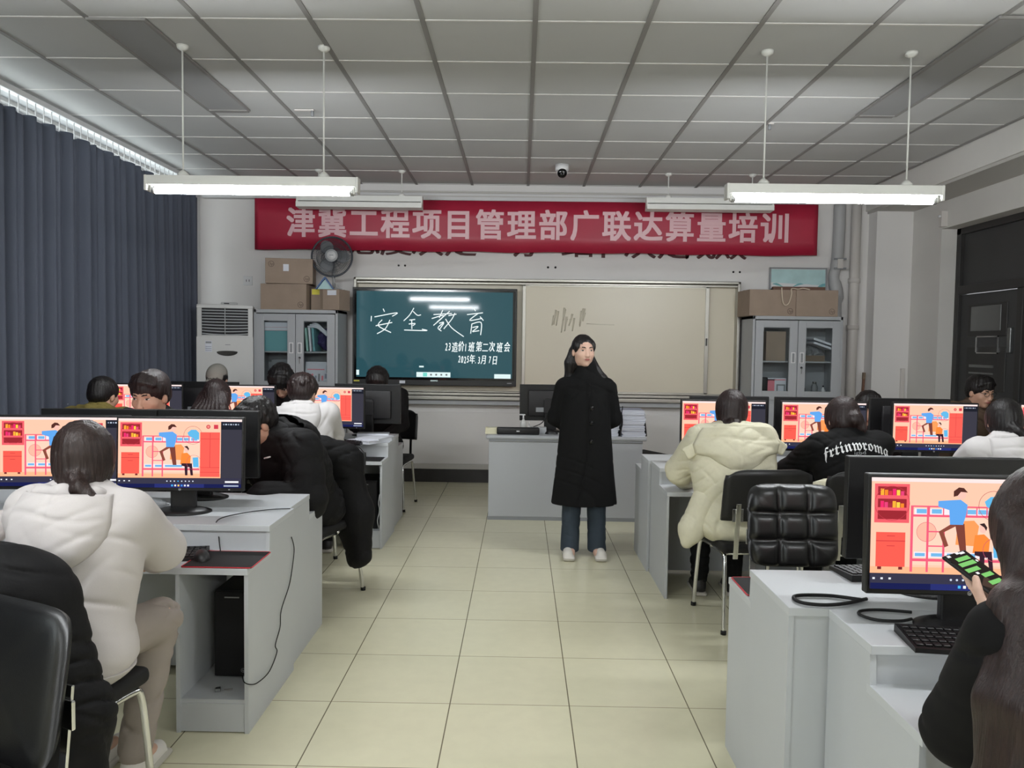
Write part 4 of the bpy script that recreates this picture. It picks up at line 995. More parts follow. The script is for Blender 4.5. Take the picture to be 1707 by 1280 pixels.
# ------------------------------------------------------------------ soft-body modelling: blended round shapes sampled on a grid and skinned
def V3(*a): return np.array(a, float)
class Body:
    def __init__(s): s.ops = []
    def cone(s, a, b_, ra, rb=None, k=.03, sub=False):
        a, b_ = np.array(a, float), np.array(b_, float); rb = ra if rb is None else rb
        r = max(ra, rb); s.ops.append(('c', (a, b_, ra, rb), np.minimum(a, b_)-r, np.maximum(a, b_)+r, k, sub)); return s
    def chain(s, pts, rs, k=.03):
        for i in range(len(pts)-1): s.cone(pts[i], pts[i+1], rs[i], rs[i+1], k)
        return s
    def ell(s, c, r, R=None, k=.03, sub=False):
        c, r = np.array(c, float), np.array(r, float); R = np.eye(3) if R is None else np.array(R)
        e = np.sqrt(((R*r[None, :])**2).sum(1)); s.ops.append(('e', (c, r, R), c-e, c+e, k, sub)); return s
    def box(s, c, h, rd=.01, R=None, k=.0, sub=False):
        c, h = np.array(c, float), np.array(h, float); R = np.eye(3) if R is None else np.array(R)
        e = np.abs(R) @ h; s.ops.append(('b', (c, h, R, rd), c-e, c+e, k, sub)); return s
    def loft(s, rows, k=.03):
        """rows of (z, cx, cy, rx, ry), z ascending."""
        rows = np.array(rows, float); lo = np.array([(rows[:, 1]-rows[:, 3]).min(), (rows[:, 2]-rows[:, 4]).min(), rows[0, 0]]); hi = np.array([(rows[:, 1]+rows[:, 3]).max(), (rows[:, 2]+rows[:, 4]).max(), rows[-1, 0]])
        s.ops.append(('l', (rows,), lo, hi, k, False)); return s
    def mesh(s, name, mats, res=.008, parent=None, noise=None, matfn=None, clip=None, smooth=1):
        pos = [o for o in s.ops if not o[5]]
        pad = res*4+.02
        lo = np.min([o[2] for o in pos], 0)-pad; hi = np.max([o[3] for o in pos], 0)+pad
        n = np.ceil((hi-lo)/res).astype(int)+1
        ax = [lo[i]+res*np.arange(n[i]) for i in range(3)]
        D = np.full(n, 1.0, np.float32)
        for kind, a, bl, bh, k, sub in s.ops:
            mg = k+res*4+.012
            i0 = np.clip(np.floor((bl-mg-lo)/res).astype(int), 0, n); i1 = np.clip(np.ceil((bh+mg-lo)/res).astype(int)+1, 0, n)
            if (i1 <= i0).any(): continue
            X = [ax[i][i0[i]:i1[i]].astype(np.float32) for i in range(3)]
            x, y, z = X[0][:, None, None], X[1][None, :, None], X[2][None, None, :]
            if kind == 'c':
                p, q, ra, rb = a; d = q-p; L = float(d @ d)+1e-12
                px, py, pz = x-p[0], y-p[1], z-p[2]
                t = np.clip((px*d[0]+py*d[1]+pz*d[2])/L, 0, 1)
                f = np.sqrt((px-t*d[0])**2+(py-t*d[1])**2+(pz-t*d[2])**2)-(ra+(rb-ra)*t)
            elif kind in 'eb':
                c = a[0]; h = a[1]; R = a[2]; px, py, pz = x-c[0], y-c[1], z-c[2]
                q = [px*R[0, i]+py*R[1, i]+pz*R[2, i] for i in range(3)]
                if kind == 'e':
                    k0 = np.sqrt((q[0]/h[0])**2+(q[1]/h[1])**2+(q[2]/h[2])**2); k1 = np.sqrt((q[0]/h[0]**2)**2+(q[1]/h[1]**2)**2+(q[2]/h[2]**2)**2)+1e-9
                    f = k0*(k0-1)/k1
                else:
                    rd = a[3]; w = [np.abs(q[i])-(h[i]-rd) for i in range(3)]
                    f = np.sqrt(sum(np.maximum(v, 0)**2 for v in w))+np.minimum(np.maximum(np.maximum(w[0], w[1]), w[2]), 0)-rd
            else:
                rows = a[0]; zz = X[2]; g = [np.interp(zz, rows[:, 0], rows[:, j])[None, None, :] for j in range(1, 5)]
                u, v = (x-g[0])/g[2], (y-g[1])/g[3]; k0 = np.sqrt(u*u+v*v); k1 = np.sqrt((u/g[2])**2+(v/g[3])**2)+1e-9
                f = k0*(k0-1)/k1; f = np.maximum(f, np.maximum(rows[0, 0]-z, z-rows[-1, 0]))
            sl = tuple(slice(i0[i], i1[i]) for i in range(3)); cur = D[sl]
            if sub:
                f = -f
                if k > 0: h_ = np.maximum(k-np.abs(cur-f), 0)/k; D[sl] = np.maximum(cur, f)+h_*h_*k*.25
                else: D[sl] = np.maximum(cur, f)
            elif k > 0:
                h_ = np.maximum(k-np.abs(cur-f), 0)/k; D[sl] = np.minimum(cur, f)-h_*h_*k*.25
            else: D[sl] = np.minimum(cur, f)
        if noise is not None or clip is not None:
            x, y, z = ax[0][:, None, None].astype(np.float32), ax[1][None, :, None].astype(np.float32), ax[2][None, None, :].astype(np.float32)
            if noise is not None: D = D+noise(x, y, z).astype(np.float32)
            if clip is not None: D = np.maximum(D, clip(x, y, z))
        I = D < 0
        c8 = [I[a:n[0]-1+a, b_:n[1]-1+b_, c:n[2]-1+c] for a in (0, 1) for b_ in (0, 1) for c in (0, 1)]
        cnt = sum(c.astype(np.int8) for c in c8); act = (cnt > 0) & (cnt < 8)
        idx = np.argwhere(act); vid = np.full(act.shape, -1, np.int64); vid[act] = np.arange(len(idx))
        acc = np.zeros((len(idx), 3)); w = np.zeros(len(idx))
        cor = [(a, b_, c) for a in (0, 1) for b_ in (0, 1) for c in (0, 1)]
        dv = [D[idx[:, 0]+a, idx[:, 1]+b_, idx[:, 2]+c] for a, b_, c in cor]
        for i in range(8):
            for j in range(i+1, 8):
                df = [abs(cor[i][q]-cor[j][q]) for q in range(3)]
                if sum(df) != 1: continue
                m = (dv[i] < 0) != (dv[j] < 0)
                t = np.where(m, dv[i]/np.where(m, dv[i]-dv[j], 1), 0)
                for q in range(3): acc[:, q] += np.where(m, cor[i][q]+t*(cor[j][q]-cor[i][q]), 0)
                w += m
        P = lo+res*(idx+acc/np.maximum(w, 1)[:, None])
        F = []
        for q in range(3):
            o1, o2 = [(1, 2), (2, 0), (0, 1)][q]
            sa = [slice(1, n[i]-1) for i in range(3)]; sa[q] = slice(0, n[q]-1); sb = list(sa); sb[q] = slice(1, n[q])
            A, B_ = I[tuple(sa)], I[tuple(sb)]; e = np.argwhere(A != B_)
            off = np.array([1, 1, 1]); off[q] = 0; e0 = e+off
            inside = A[tuple(e.T)]
            def cell(d1, d2):
                c = e0.copy(); c[:, o1] -= d1; c[:, o2] -= d2; return vid[tuple(c.T)]
            qd = np.stack([cell(1, 1), cell(0, 1), cell(0, 0), cell(1, 0)], 1)
            qd[~inside] = qd[~inside][:, ::-1]; F.append(qd)
        F = np.concatenate(F); F = F[(F >= 0).all(1)]
        # relax a little
        for _ in range(smooth):
            S = np.zeros_like(P); C = np.zeros(len(P))
            for a, b_ in ((0, 1), (1, 2), (2, 3), (3, 0)):
                np.add.at(S, F[:, a], P[F[:, b_]]); np.add.at(C, F[:, a], 1); np.add.at(S, F[:, b_], P[F[:, a]]); np.add.at(C, F[:, b_], 1)
            P = .55*P+.45*S/np.maximum(C, 1)[:, None]
        me = bpy.data.meshes.new(name); me.vertices.add(len(P)); me.vertices.foreach_set('co', P.ravel().astype(np.float32))
        me.loops.add(len(F)*4); me.loops.foreach_set('vertex_index', F.ravel().astype(np.int32))
        me.polygons.add(len(F)); me.polygons.foreach_set('loop_start', np.arange(0, len(F)*4, 4, dtype=np.int32))
        for m in mats: me.materials.append(M[m] if isinstance(m, str) else m)
        me.polygons.foreach_set('use_smooth', np.ones(len(F), bool))
        if matfn is not None: me.polygons.foreach_set('material_index', matfn(P[F].mean(1)).astype(np.int32))
        me.update(calc_edges=True); me.validate()
        o = bpy.data.objects.new(name, me); COL.objects.link(o)
        if parent: o.parent = parent
        return o
def folds(amp, sc=1, seed=0):
    """cloth creases: narrow valleys between broad soft bulges, in two diagonal families."""
    r = np.random.RandomState(seed); ph = r.uniform(0, 6, 9)
    def f(x, y, z):
        m1 = .5+.5*np.sin(9*x+5*np.sin(6*z+ph[0])+ph[1])*np.sin(11*z+4*np.sin(7*y+ph[2])+ph[3]); m2 = .5+.5*np.sin(8*x-7*z+3*np.sin(9*y+ph[4])+ph[5])
        a = np.sin(.5*sc*(62*z+40*x+10*y)+2.2*np.sin(11*x+ph[6])+1.5*np.sin(10*y)); b_ = np.sin(.5*sc*(55*z-48*x+14*y)+2.2*np.sin(10*z+ph[7])+1.5*np.sin(12*y+ph[8]))
        return amp*(1.7*np.exp(-(a*3.6)**2)*m1*m1+1.7*np.exp(-(b_*3.6)**2)*m2*m2)
    return f
def streaks(amp, cx, cy, n=26, seed=0):
    r = np.random.RandomState(seed); ph = r.uniform(0, 6, 4)
    def f(x, y, z):
        a = np.arctan2(y-cy, x-cx); return amp*(np.sin(n*a+3*np.sin(9*z+ph[0])+ph[1])+.6*np.sin(2.3*n*a+4*np.sin(7*z+ph[2])+ph[3]))
    return f

# ------------------------------------------------------------------ people materials
def skin(k, c): M[k] = mat(k, c, .5, bump=.04, scale=150, var=.02)
skin('skin_light', (.84, .69, .61)); skin('skin', (.79, .635, .545)); skin('skin_dark', (.735, .575, .485))
def hairm(k, c): M[k] = mat(k, c, .42, bump=.35, scale=16, var=.35, stretch=(14, 14, 1.2), spec=.4)
hairm('hair_black', (.075, .06, .06)); hairm('hair_brown', (.155, .105, .09)); hairm('hair_dark_brown', (.135, .085, .08)); hairm('hair_long_brown', (.15, .095, .082))
def cloth(k, c, rough=.9, bump=.05, scale=420, var=.02): M[k] = mat(k, c, rough, bump=bump, scale=scale, var=var, spec=.25)
cloth('coat_black', (.04, .04, .042)); cloth('puffer_black', (.055, .052, .057), .75, .15, 60); cloth('sweat_black', (.05, .047, .05)); cloth('hoodie_white', (.81, .795, .79)); cloth('hoodie_cream', (.78, .755, .745))
cloth('puffer_cream', (.83, .81, .715), .5, .12, 70); cloth('trousers_dark', (.21, .245, .28)); cloth('trousers_beige', (.60, .56, .53)); cloth('trousers_black', (.06, .06, .065)); cloth('jacket_olive', (.46, .41, .22)); cloth('cap_grey', (.56, .55, .52)); cloth('brown_jacket', (.33, .27, .22))
mk('shoe_white', (.85, .83, .80), .5); mk('sole', (.72, .70, .66), .6); mk('shoe_dark', (.12, .11, .11), .5); mk('lip', (.62, .36, .34), .45); mk('brow', (.10, .075, .07), .8); mk('eye_white', (.80, .77, .74), .3); mk('iris', (.045, .03, .025), .2); mk('sock', (.75, .72, .70), .9)

def unit(v): v = np.array(v, float); return v/max(np.linalg.norm(v), 1e-9)
def basis(fwd, up):
    f = unit(fwd); r = unit(np.cross(f, up)); u = np.cross(r, f); return np.stack([r, f, u], 1)     # columns: right, forward, up
def ik(a, c, l1, l2, pole):
    d = c-a; L = min(np.linalg.norm(d), (l1+l2)*.999); n = unit(d); c2 = a+n*L
    x = (l1*l1-l2*l2+L*L)/(2*L); h = math.sqrt(max(l1*l1-x*x, 0)); p = np.array(pole, float); p = unit(p-n*(p @ n)); return a+n*x+p*h, c2
def hand(B, wrist, fdir, palm_n, side, curl=.5, sc=1.0, spread=.12, fr=.0082):
    """palm normal points out of the palm; side = +1 right hand (thumb on the palm's left seen from the back)."""
    f = unit(fdir); nrm = unit(np.array(palm_n)-f*(np.array(palm_n) @ f)); r = np.cross(f, nrm)*side      # r points to the thumb side
    w = np.array(wrist, float)
    B.cone(w-f*.02, w+f*.02, .026*sc, .025*sc, .02)
    for q in (-.026, -.009, .009, .026): B.cone(w+f*.015*sc+r*q*.6*sc, w+f*.085*sc+r*q*sc, .0155*sc, .0125*sc, .015)
    for q, L, kk in ((.030, .072, .0), (.0105, .080, .02), (-.0105, .074, .05), (-.030, .058, .09)):
        b0 = w+f*.088*sc+r*q*sc; ang = 0; d = f; p = b0
        for j, seg in enumerate((.45, .32, .23)):
            ang += (curl+kk)*(.75, .95, .7)[j]; d = unit(f*math.cos(ang)+nrm*math.sin(ang)+r*q*spread*14*(1 if j == 0 else .4)); p2 = p+d*L*seg*sc
            B.cone(p, p2, fr*sc*(1-.08*j), fr*sc*(.94-.08*j), .005); p = p2
    t0 = w+f*.03*sc+r*.026*sc; d1 = unit(f*.65+r*.70+nrm*.25); t1 = t0+d1*.042*sc; d2 = unit(f*.85+r*.15+nrm*(.35+.3*curl)); t2 = t1+d2*.032*sc; t3 = t2+unit(f*.85-r*.1+nrm*.45)*.024*sc
    B.cone(w+f*.02*sc+r*.015*sc, t1, .016*sc, .0115*sc, .015); B.cone(t1, t2, .0105*sc, .0095*sc, .005); B.cone(t2, t3, .0095*sc, .0078*sc, .004)
def head_prims(B, H, R, female, sc=1.0):
    def p(x, y, z): return H+R @ (np.array([x, y, z])*sc)
    w = .94 if female else 1.0
    e = lambda c, r, k=.03, sub=False, RR=None: B.ell(p(*c), np.array(r)*sc, R if RR is None else RR, k, sub)
    e((0, -.018, .030), (.074, .092, .082)); e((0, .022, -.02), (.064*w, .070, .082)); e((0, .030, -.070), (.042*w, .050, .040), .035)
    e((0, .066, -.098), (.021*w, .020, .017), .025)
    for s in (-1, 1):
        e((s*.043*w, .050, -.03), (.024, .028, .022), .025); e((s*.041*w, .012, -.066), (.018, .03, .028), .03)
        e((s*.077, -.006, -.018), (.010, .018, .030), .008); e((s*.026, .077, .024), (.019, .012, .009), .016)
        e((s*.032, .097, .003), (.017, .010, .009), .014, True)
        e((s*.011, .100, -.037), (.0085, .009, .007), .008)
    B.cone(p(0, .084, .010), p(0, .106, -.034), .0068*sc, .0105*sc, .014)
    e((0, .088, -.060), (.024, .013, .013), .014)
    return p
def face_parts(root, body, p, R, H, sc, glasses=False, female=False):
    """eyes, brows and lips laid on the face's own surface."""
    f = R[:, 1]
    def on(x, z, d=0):
        ok, hit, nr, i = body.ray_cast(Vector(p(x, .25, z)), Vector(-f)); return (np.array(hit) if ok else p(x, .088, z))+f*d
    for s in (-1, 1):
        c = on(s*.032, .003, -.0028*sc); ty = s*.22; RR = R @ np.array([[math.cos(ty), math.sin(ty), 0], [-math.sin(ty), math.cos(ty), 0], [0, 0, 1]])
        B = Body(); B.ell(c, np.array([.0150, .0066, .0060])*sc, RR, 0)
        def mf(P, c=c, RR=RR):
            q = (P-c) @ RR/sc; m = np.where((q[:, 0]**2+(q[:, 2]-.0004)**2) < .0056**2, 1, 0); return np.where(q[:, 2] > .0030, 2, m)
        B.mesh('eye', ['eye_white', 'iris', 'brow'], .0016*sc, root, matfn=mf)
        B = Body(); B.chain([on(s*.013, .0225, -.0005), on(s*.024, .0265), on(s*.037, .0275), on(s*.050, .0225, -.0005)], [.0028*sc, .0036*sc, .0032*sc, .0014*sc], .004); B.mesh('eyebrow', ['brow'], .0022*sc, root)
    B = Body()
    for zz, rr in ((-.0590, .0032), (-.0665, .0040)): B.chain([on(-.022, -.0620, -.0015), on(-.010, zz+.0003, -.0005), on(0, zz, 0), on(.010, zz+.0003, -.0005), on(.022, -.0620, -.0015)], [.0018*sc, rr*sc, rr*sc, rr*sc, .0018*sc], .003)
    B.mesh('lips', ['lip'], .0022*sc, root)
    if glasses:
        b = MB()
        for s in (-1, 1):
            b.tube([p(s*.033+.023*math.cos(a)*(1 if abs(math.cos(a)) < .8 else .97), .103-.006*abs(math.cos(a)), .003+.017*math.sin(a)) for a in np.linspace(0, 2*PI, 24, endpoint=False)], .0014*sc, 'brow', 6, closed=True)
            b.tube([p(s*.056, .097, .008), p(s*.074, .06, .010), p(s*.080, -.005, .006)], .0016*sc, 'brow', 6)
        b.tube([p(-.010, .103, .006), p(0, .106, .009), p(.010, .103, .006)], .0014*sc, 'brow', 6); g = b.build('glasses', root)

def person(label, loc, rz, head, face=None, seat=.46, neck_back=.03, wr=None, wl=None, female=True, skin_m='skin', top='hoodie', top_m='hoodie_white', hood=True, pants='trousers_black', shoe='shoe_dark', hair='short', hair_m='hair_black',
           puff=0, look=(0, 1, -.15), tilt=0, res=.008, sc=1.0, feet=None, glasses=False, cat='person', poleL=None, poleR=None, hands=(.5, .5), handf=None, group=None, text_back=None, seed=0, feats=True, kneeY=.40, quilt=.009, crease=.0085, shw=None, hoodprof=None, headroll=0):
    root = thing('person', label, cat, (loc[0], loc[1], 0), rz, group)
    ca, sa = math.cos(-rz), math.sin(-rz)
    def L(w): w = np.array(w, float)-V3(loc[0], loc[1], 0); return V3(ca*w[0]-sa*w[1], sa*w[0]+ca*w[1], w[2])
    H = L(head); lk = unit(look); upv = unit(V3(math.sin(headroll), 0, math.cos(headroll)))
    R = basis(lk, upv); up = R[:, 2]
    hip = V3(0, 0, seat+.095); neck = H-up*.115*sc-R[:, 1]*neck_back; sp = unit(neck-hip)
    sl = np.linalg.norm(neck-hip)
    sh_c = neck-sp*.05; side = unit(np.cross(sp, V3(0, 0, 1))) if abs(sp[2]) < .8 and abs(sp[0]) < .2 else V3(1, 0, 0); side = V3(1, 0, 0); side = unit(side-sp*(side @ sp)); bk = np.cross(side, sp)  # bk points forward
    if bk[1] < 0: bk = -bk
    hw = shw or (.165 if female else .19)*sc
    SL, SR = sh_c-side*hw, sh_c+side*hw
    wr = L(wr) if wr is not None else V3(.14, .40, .70); wl = L(wl) if wl is not None else V3(-.14, .40, .70)
    ER, WR = ik(SR, wr, .27*sc, .25*sc, poleR or (.5, -.3, -1)); EL, WL = ik(SL, wl, .27*sc, .25*sc, poleL or (-.5, -.3, -1))
    kn = [V3(s*.10, kneeY, seat+.055) for s in (-1, 1)]; an = feet or [V3(s*.10, kneeY+.02, .085) for s in (-1, 1)]
    TR = np.stack([side, bk, sp], 1)
    def torso(B, g, k=.05):
        B.ell(hip+V3(0, -.01, .02), V3(.165+g, .115+g, .12+g), None, k)
        B.ell(hip+sp*sl*.32, V3(.135+g, .10+g, .15), TR, k); B.ell(hip+sp*sl*.64, V3((.145 if female else .165)+g, .108+g, .17), TR, k)
        B.cone(SL+side*.03-sp*.012, SR-side*.03-sp*.012, .056+g*.8, None, k); B.cone(neck-sp*.06, neck+sp*.01, .07+g*.5, .055+g*.2, k)
    def arms(B, g, k=.03, cuff=.0):
        for S_, E_, W_ in ((SL, EL, WL), (SR, ER, WR)):
            B.cone(S_, E_, .052+g, .041+g, k); B.cone(E_, W_+unit(W_-E_)*cuff, .040+g, .027+g*1.0, k)
    # body
    B = Body(); torso(B, -.012); arms(B, 0)
    for i in (0, 1):
        B.cone(hip+V3((-.085, .085)[i], .03, 0), kn[i], .075, .055, .03); B.cone(kn[i], an[i], .052, .034, .03); B.cone(an[i], an[i]+V3(0, .13, -.045), .033, .028, .02)
    B.cone(neck-sp*.03, H-up*.05*sc-R[:, 1]*.018, .056*sc, .050*sc, .03)
    p = head_prims(B, H, R, female, sc)
    for j, (E_, W_, s) in enumerate(((EL, WL, -1), (ER, WR, 1))):
        fd = unit(W_-E_)
        if handf and handf[j] is not None: fdv, pn = handf[j]
        else: fdv, pn = unit(fd*.7+V3(0, .6, -.1)), V3(0, 0, -1)
        hand(B, W_+fd*.01, fdv, pn, s, hands[j], sc)
    bo = B.mesh('body', [skin_m], (res if res < .006 else .0062) if not feats else .0045, root)
    if feats: face_parts(root, bo, p, R, H, sc, glasses, female=female)
    # trousers, shoes
    B = Body(); B.ell(hip+V3(0, -.005, -.0), V3(.175, .125, .10), None, .04)
    for i in (0, 1):
        B.cone(hip+V3((-.085, .085)[i], .03, 0), kn[i], .088, .072, .03); B.cone(kn[i], an[i]+V3(0, 0, .03), .070, .056, .03)
    B.mesh('trousers', [pants], .010, root, folds(.009, 1.1, seed))
    for i in (0, 1):
        B = Body(); a = an[i]; B.cone(a+V3(0, -.02, -.035), a+V3(0, .15, -.05), .038, .034, .02); B.cone(a, a+V3(0, 0, .03), .042, .044, .02); B.box(a+V3(0, .065, -.073), V3(.042, .13, .012), .01, None, .01)
        B.mesh('shoe', [shoe, 'sole'], .007, root, matfn=lambda P, z=a[2]: (P[:, 2] < z-.058).astype(int), clip=lambda x, y, z: .002-z)
    # top
    B = Body(); g = .018+puff; torso(B, g, .07); B.ell(neck-sp*sl*.42-bk*.01, V3((.155 if female else .175)+g, .108+g, .24), TR, .06); arms(B, g*.9 if puff < .02 else g*.85, .03, -.015)
    if top in ('hoodie', 'puffer'):
        hem = hip+V3(0, -.01, -.02); B.ell(hem, V3(.185+puff, .135+puff, .09), None, .04)
    if puff >= .03: B.ell(neck-sp*sl*.45-bk*.02, V3(.19+g*.7, .135+g*.6, .27), TR, .06)
    fd = folds(crease*(.5 if top == 'hoodie' else .8), 1.0 if puff < .02 else 1.1, seed)
    nz = fd
    if puff >= .02:
        def nz(x, y, z, fd=fd): return fd(x, y, z)+quilt*(1-np.abs(np.sin(z*PI/.115+.9*np.sin(5*x+seed)+.5*np.sin(6*y)))**.45)
    o = B.mesh('sweater' if top == 'sweater' else ('jacket' if top != 'hoodie' else 'hoodie'), [top_m], res, root, nz)
    if top == 'hoodie':
        zc = hem[2]-.055; Bh = Body(); Bh.ell(hem, V3(.19+puff, .14+puff, .093), None, .04); Bh.ell(hip+V3(0, -.01, .02), V3(.172+g, .122+g, .12+g), None, .04)
        Bh.mesh('hem_band', [top_m], .006, root, lambda x, y, z: .0016*np.sin(90*np.arctan2(y, x))+0*z, clip=lambda x, y, z: np.abs(z-zc)-.024+0*x)
    if hood:
        hz = 1+puff*4; B = Body()
        q = [neck+side*.070*hz+bk*.075-sp*.025, neck+side*.100*hz+bk*.0+sp*.0, neck+side*.075*hz-bk*.075+sp*.012, neck-bk*(.100)+sp*.016, neck-side*.075*hz-bk*.075+sp*.012, neck-side*.100*hz+bk*.0+sp*.0, neck-side*.070*hz+bk*.075-sp*.025]
        B.chain(q, [.016, .022, .025, .026, .025, .022, .016], .02)
        B.mesh('hood', [top_m], res, root, folds(.002, 1.6, seed+3))
        hood_patch(root, o, neck, side, sp, bk, top_m, (.160 if female else .165)*hz, (.230 if puff < .02 else .235), seed, prof=hoodprof)
    # hair
    hair_build(root, p, R, H, sc, hair, hair_m, res, seed, neck, bk, sp)
    return root, dict(p=p, R=R, H=H, neck=neck, bk=bk, sp=sp, side=side, hip=hip, L=L, WR=WR, WL=WL, TR=TR, sl=sl, SL=SL, SR=SR)

def hood_patch(root, jk, neck, side, sp, bk, m, hw, ln, seed, nm='hood_back', prof=None):
    """the hood lying on the back: a padded, pointed pouch laid over the jacket's own surface."""
    bpy.context.view_layer.update(); nu, nv = 44, 36; vs = []
    for i in range(nu+1):
        u = i/nu*2-1
        for j in range(nv+1):
            v = j/nv; b_ = -.018+ln*v
            w = hw*np.interp(v, *prof) if prof else hw*(1-.25*(1-v)**2)*(max(0, 1-v**2.4))**.55+.006
            c = neck+side*(u*w)-sp*b_
            ok, hit, nr, k = jk.ray_cast(Vector(c-bk*.5), Vector(bk))
            d = float((c-np.array(hit)) @ bk) if ok else 0
            if prof: d = max(d, .115-.16*max(0, abs(u*w)-.15))
            elif not ok: d = .10
            e = max(abs(u), v) if v > .1 else abs(u)
            rim = (1-max(0, e)**9)
            h = (.020+.030*math.sin(PI*min(1, .25+.62*v))*(1-.45*u*u))*rim-.004*math.exp(-(u/.045)**2)*rim+.0035*math.sin(7*v+4*u*u+seed)*rim+.012*(1-v)**3
            h += rim*(.0015*math.sin(9*u+6*v+seed)-.006*math.exp(-((v-.28-.05*math.sin(3*u))/.03)**2))
            vs.append(c-bk*(d+h-.004*(1-rim)))
    b = MB(); K = nv+1; fs = [(i*K+j, i*K+j+1, (i+1)*K+j+1, (i+1)*K+j) for i in range(nu) for j in range(nv)]
    b.add([tuple(v) for v in vs], fs, m, True); o = b.build(nm, root)
    md = o.modifiers.new('thickness', 'SOLIDIFY'); md.thickness = .006; md.offset = -1
    return o
def hair_build(root, p, R, H, sc, style, m, res, seed, neck, bk, sp):
    B = Body(); E = lambda c, r, k=.02, sub=False: B.ell(p(*c), np.array(r)*sc, R, k, sub)
    rr = min(res, .006)
    if style == 'none': return
    if style in ('short', 'messy', 'fringe'):
        t = {'short': 1.0, 'messy': 1.1, 'fringe': 1.06}[style]
        E((0, -.022, .038), (.084*t, .104*t, .088*t)); E((0, -.055, -.02), (.072*t, .062*t, .06), .03)
        for s in (-1, 1): E((s*.068, .0, .028), (.020, .045, .048), .02)
        B.ell(p(0, .125, -.052), np.array([.088, .075, .092])*sc, R, .008, True)      # open the face
        for s in (-1, 1): E((s*.088, .006, -.028), (.016, .026, .034), .006, True)
        if style != 'short':
            r_ = random.Random(seed)
            for k in range(13):
                x = -.066+.011*k; j = r_.uniform(-.007, .007)
                B.chain([p(x*.75, .028, .118-abs(x)*.25), p(x*.95, .070-abs(x)*.30, .092-abs(x)*.35), p(x+.010+j, .082-abs(x)*.55, .061+.08*abs(x)-.14*x+r_.uniform(-.006, .005))], [.016*sc, .012*sc, .003*sc], .008)
        if style == 'messy':
            r_ = random.Random(seed+1)
            for k in range(120):
                a = r_.uniform(0, 2*PI); e = r_.uniform(-.15, 1.45); d = np.array([math.cos(a)*math.cos(e), math.sin(a)*math.cos(e), math.sin(e)]); q = np.array([0, -.022, .035])+d*np.array([.085, .104, .088])
                if q[1] > .05 and q[2] < .06: continue
                t = np.cross(d, [r_.uniform(-1, 1), r_.uniform(-1, 1), r_.uniform(-.3, .3)]); t = t/max(np.linalg.norm(t), .1)+np.array([0, 0, -.35])
                B.chain([p(*(q-d*.006)), p(*(q+d*.007+t*.014)), p(*(q+d*.009+t*.034))], [.011*sc, .009*sc, .003*sc], .008)
        o = B.mesh('hair', [m], rr, root, streaks(.0016, p(0, 0, 0)[0], p(0, -.02, 0)[1], 30, seed))
    elif style in ('ponytail', 'clip', 'tied', 'long', 'bob', 'nape'):
        E((0, -.020, .036), (.083, .102, .088)); E((0, -.05, -.035), (.076, .066, .075), .04)
        for s in (-1, 1): E((s*.066, .005, .0), (.022, .05, .07), .02)
        fc = 1.0
        B.ell(p(0, .128, -.045), np.array([.076, .085, .105])*sc, R, .008, True)
        if style == 'tied':
            for s in (-1, 1): E((s*.088, .008, -.026), (.018, .024, .036), .006, True)
        if style == 'ponytail':
            E((0, -.108, -.055), (.034, .030, .022), .02); B.chain([p(0, -.120, -.06), p(.012, -.148, -.082), p(.04, -.160, -.105), p(.065, -.165, -.118)], [.020*sc, .023*sc, .017*sc, .004*sc], .015)
            r_ = random.Random(seed)
            for k in range(14): B.chain([p(0, -.12, -.06), p(.012+r_.uniform(-.02, .02), -.150, -.085), p(.05+r_.uniform(-.04, .03), -.165, -.118+r_.uniform(-.02, .012))], [.010*sc, .008*sc, .0025*sc], .006)
        if style == 'clip':
            E((.01, -.115, -.03), (.045, .035, .045), .02); E((.04, -.11, -.075), (.028, .028, .04), .02)
        if style == 'nape':
            E((.0, -.100, -.078), (.050, .036, .030), .02); B.chain([p(.02, -.11, -.085), p(-.04, -.125, -.105)], [.026*sc, .012*sc], .02)
        if style in ('long', 'bob', 'tied'):
            nk = {'long': .34, 'bob': .13, 'tied': .20}[style]
            r_ = random.Random(seed)
            w0 = .062 if style == 'tied' else .078
            pts = [p(0, -.075, .0), neck-bk*.075+sp*.02, neck-bk*.10-sp*(nk*.5), neck-bk*.115-sp*nk]
            side = unit(np.cross(bk, sp))
            for u in np.linspace(-1, 1, 9):
                B.chain([p(u*w0, -.05-.02*(1-u*u), .0), pts[1]+side*u*w0*1.15*sc, pts[2]+side*u*w0*1.2*sc, pts[3]+side*u*w0*(1.0)*sc], [.030*sc, .034*sc, .032*sc, .012*sc], .02)
        o = B.mesh('hair', [m], rr, root, streaks(.0018, p(0, 0, 0)[0], p(0, -.02, 0)[1], 34, seed))
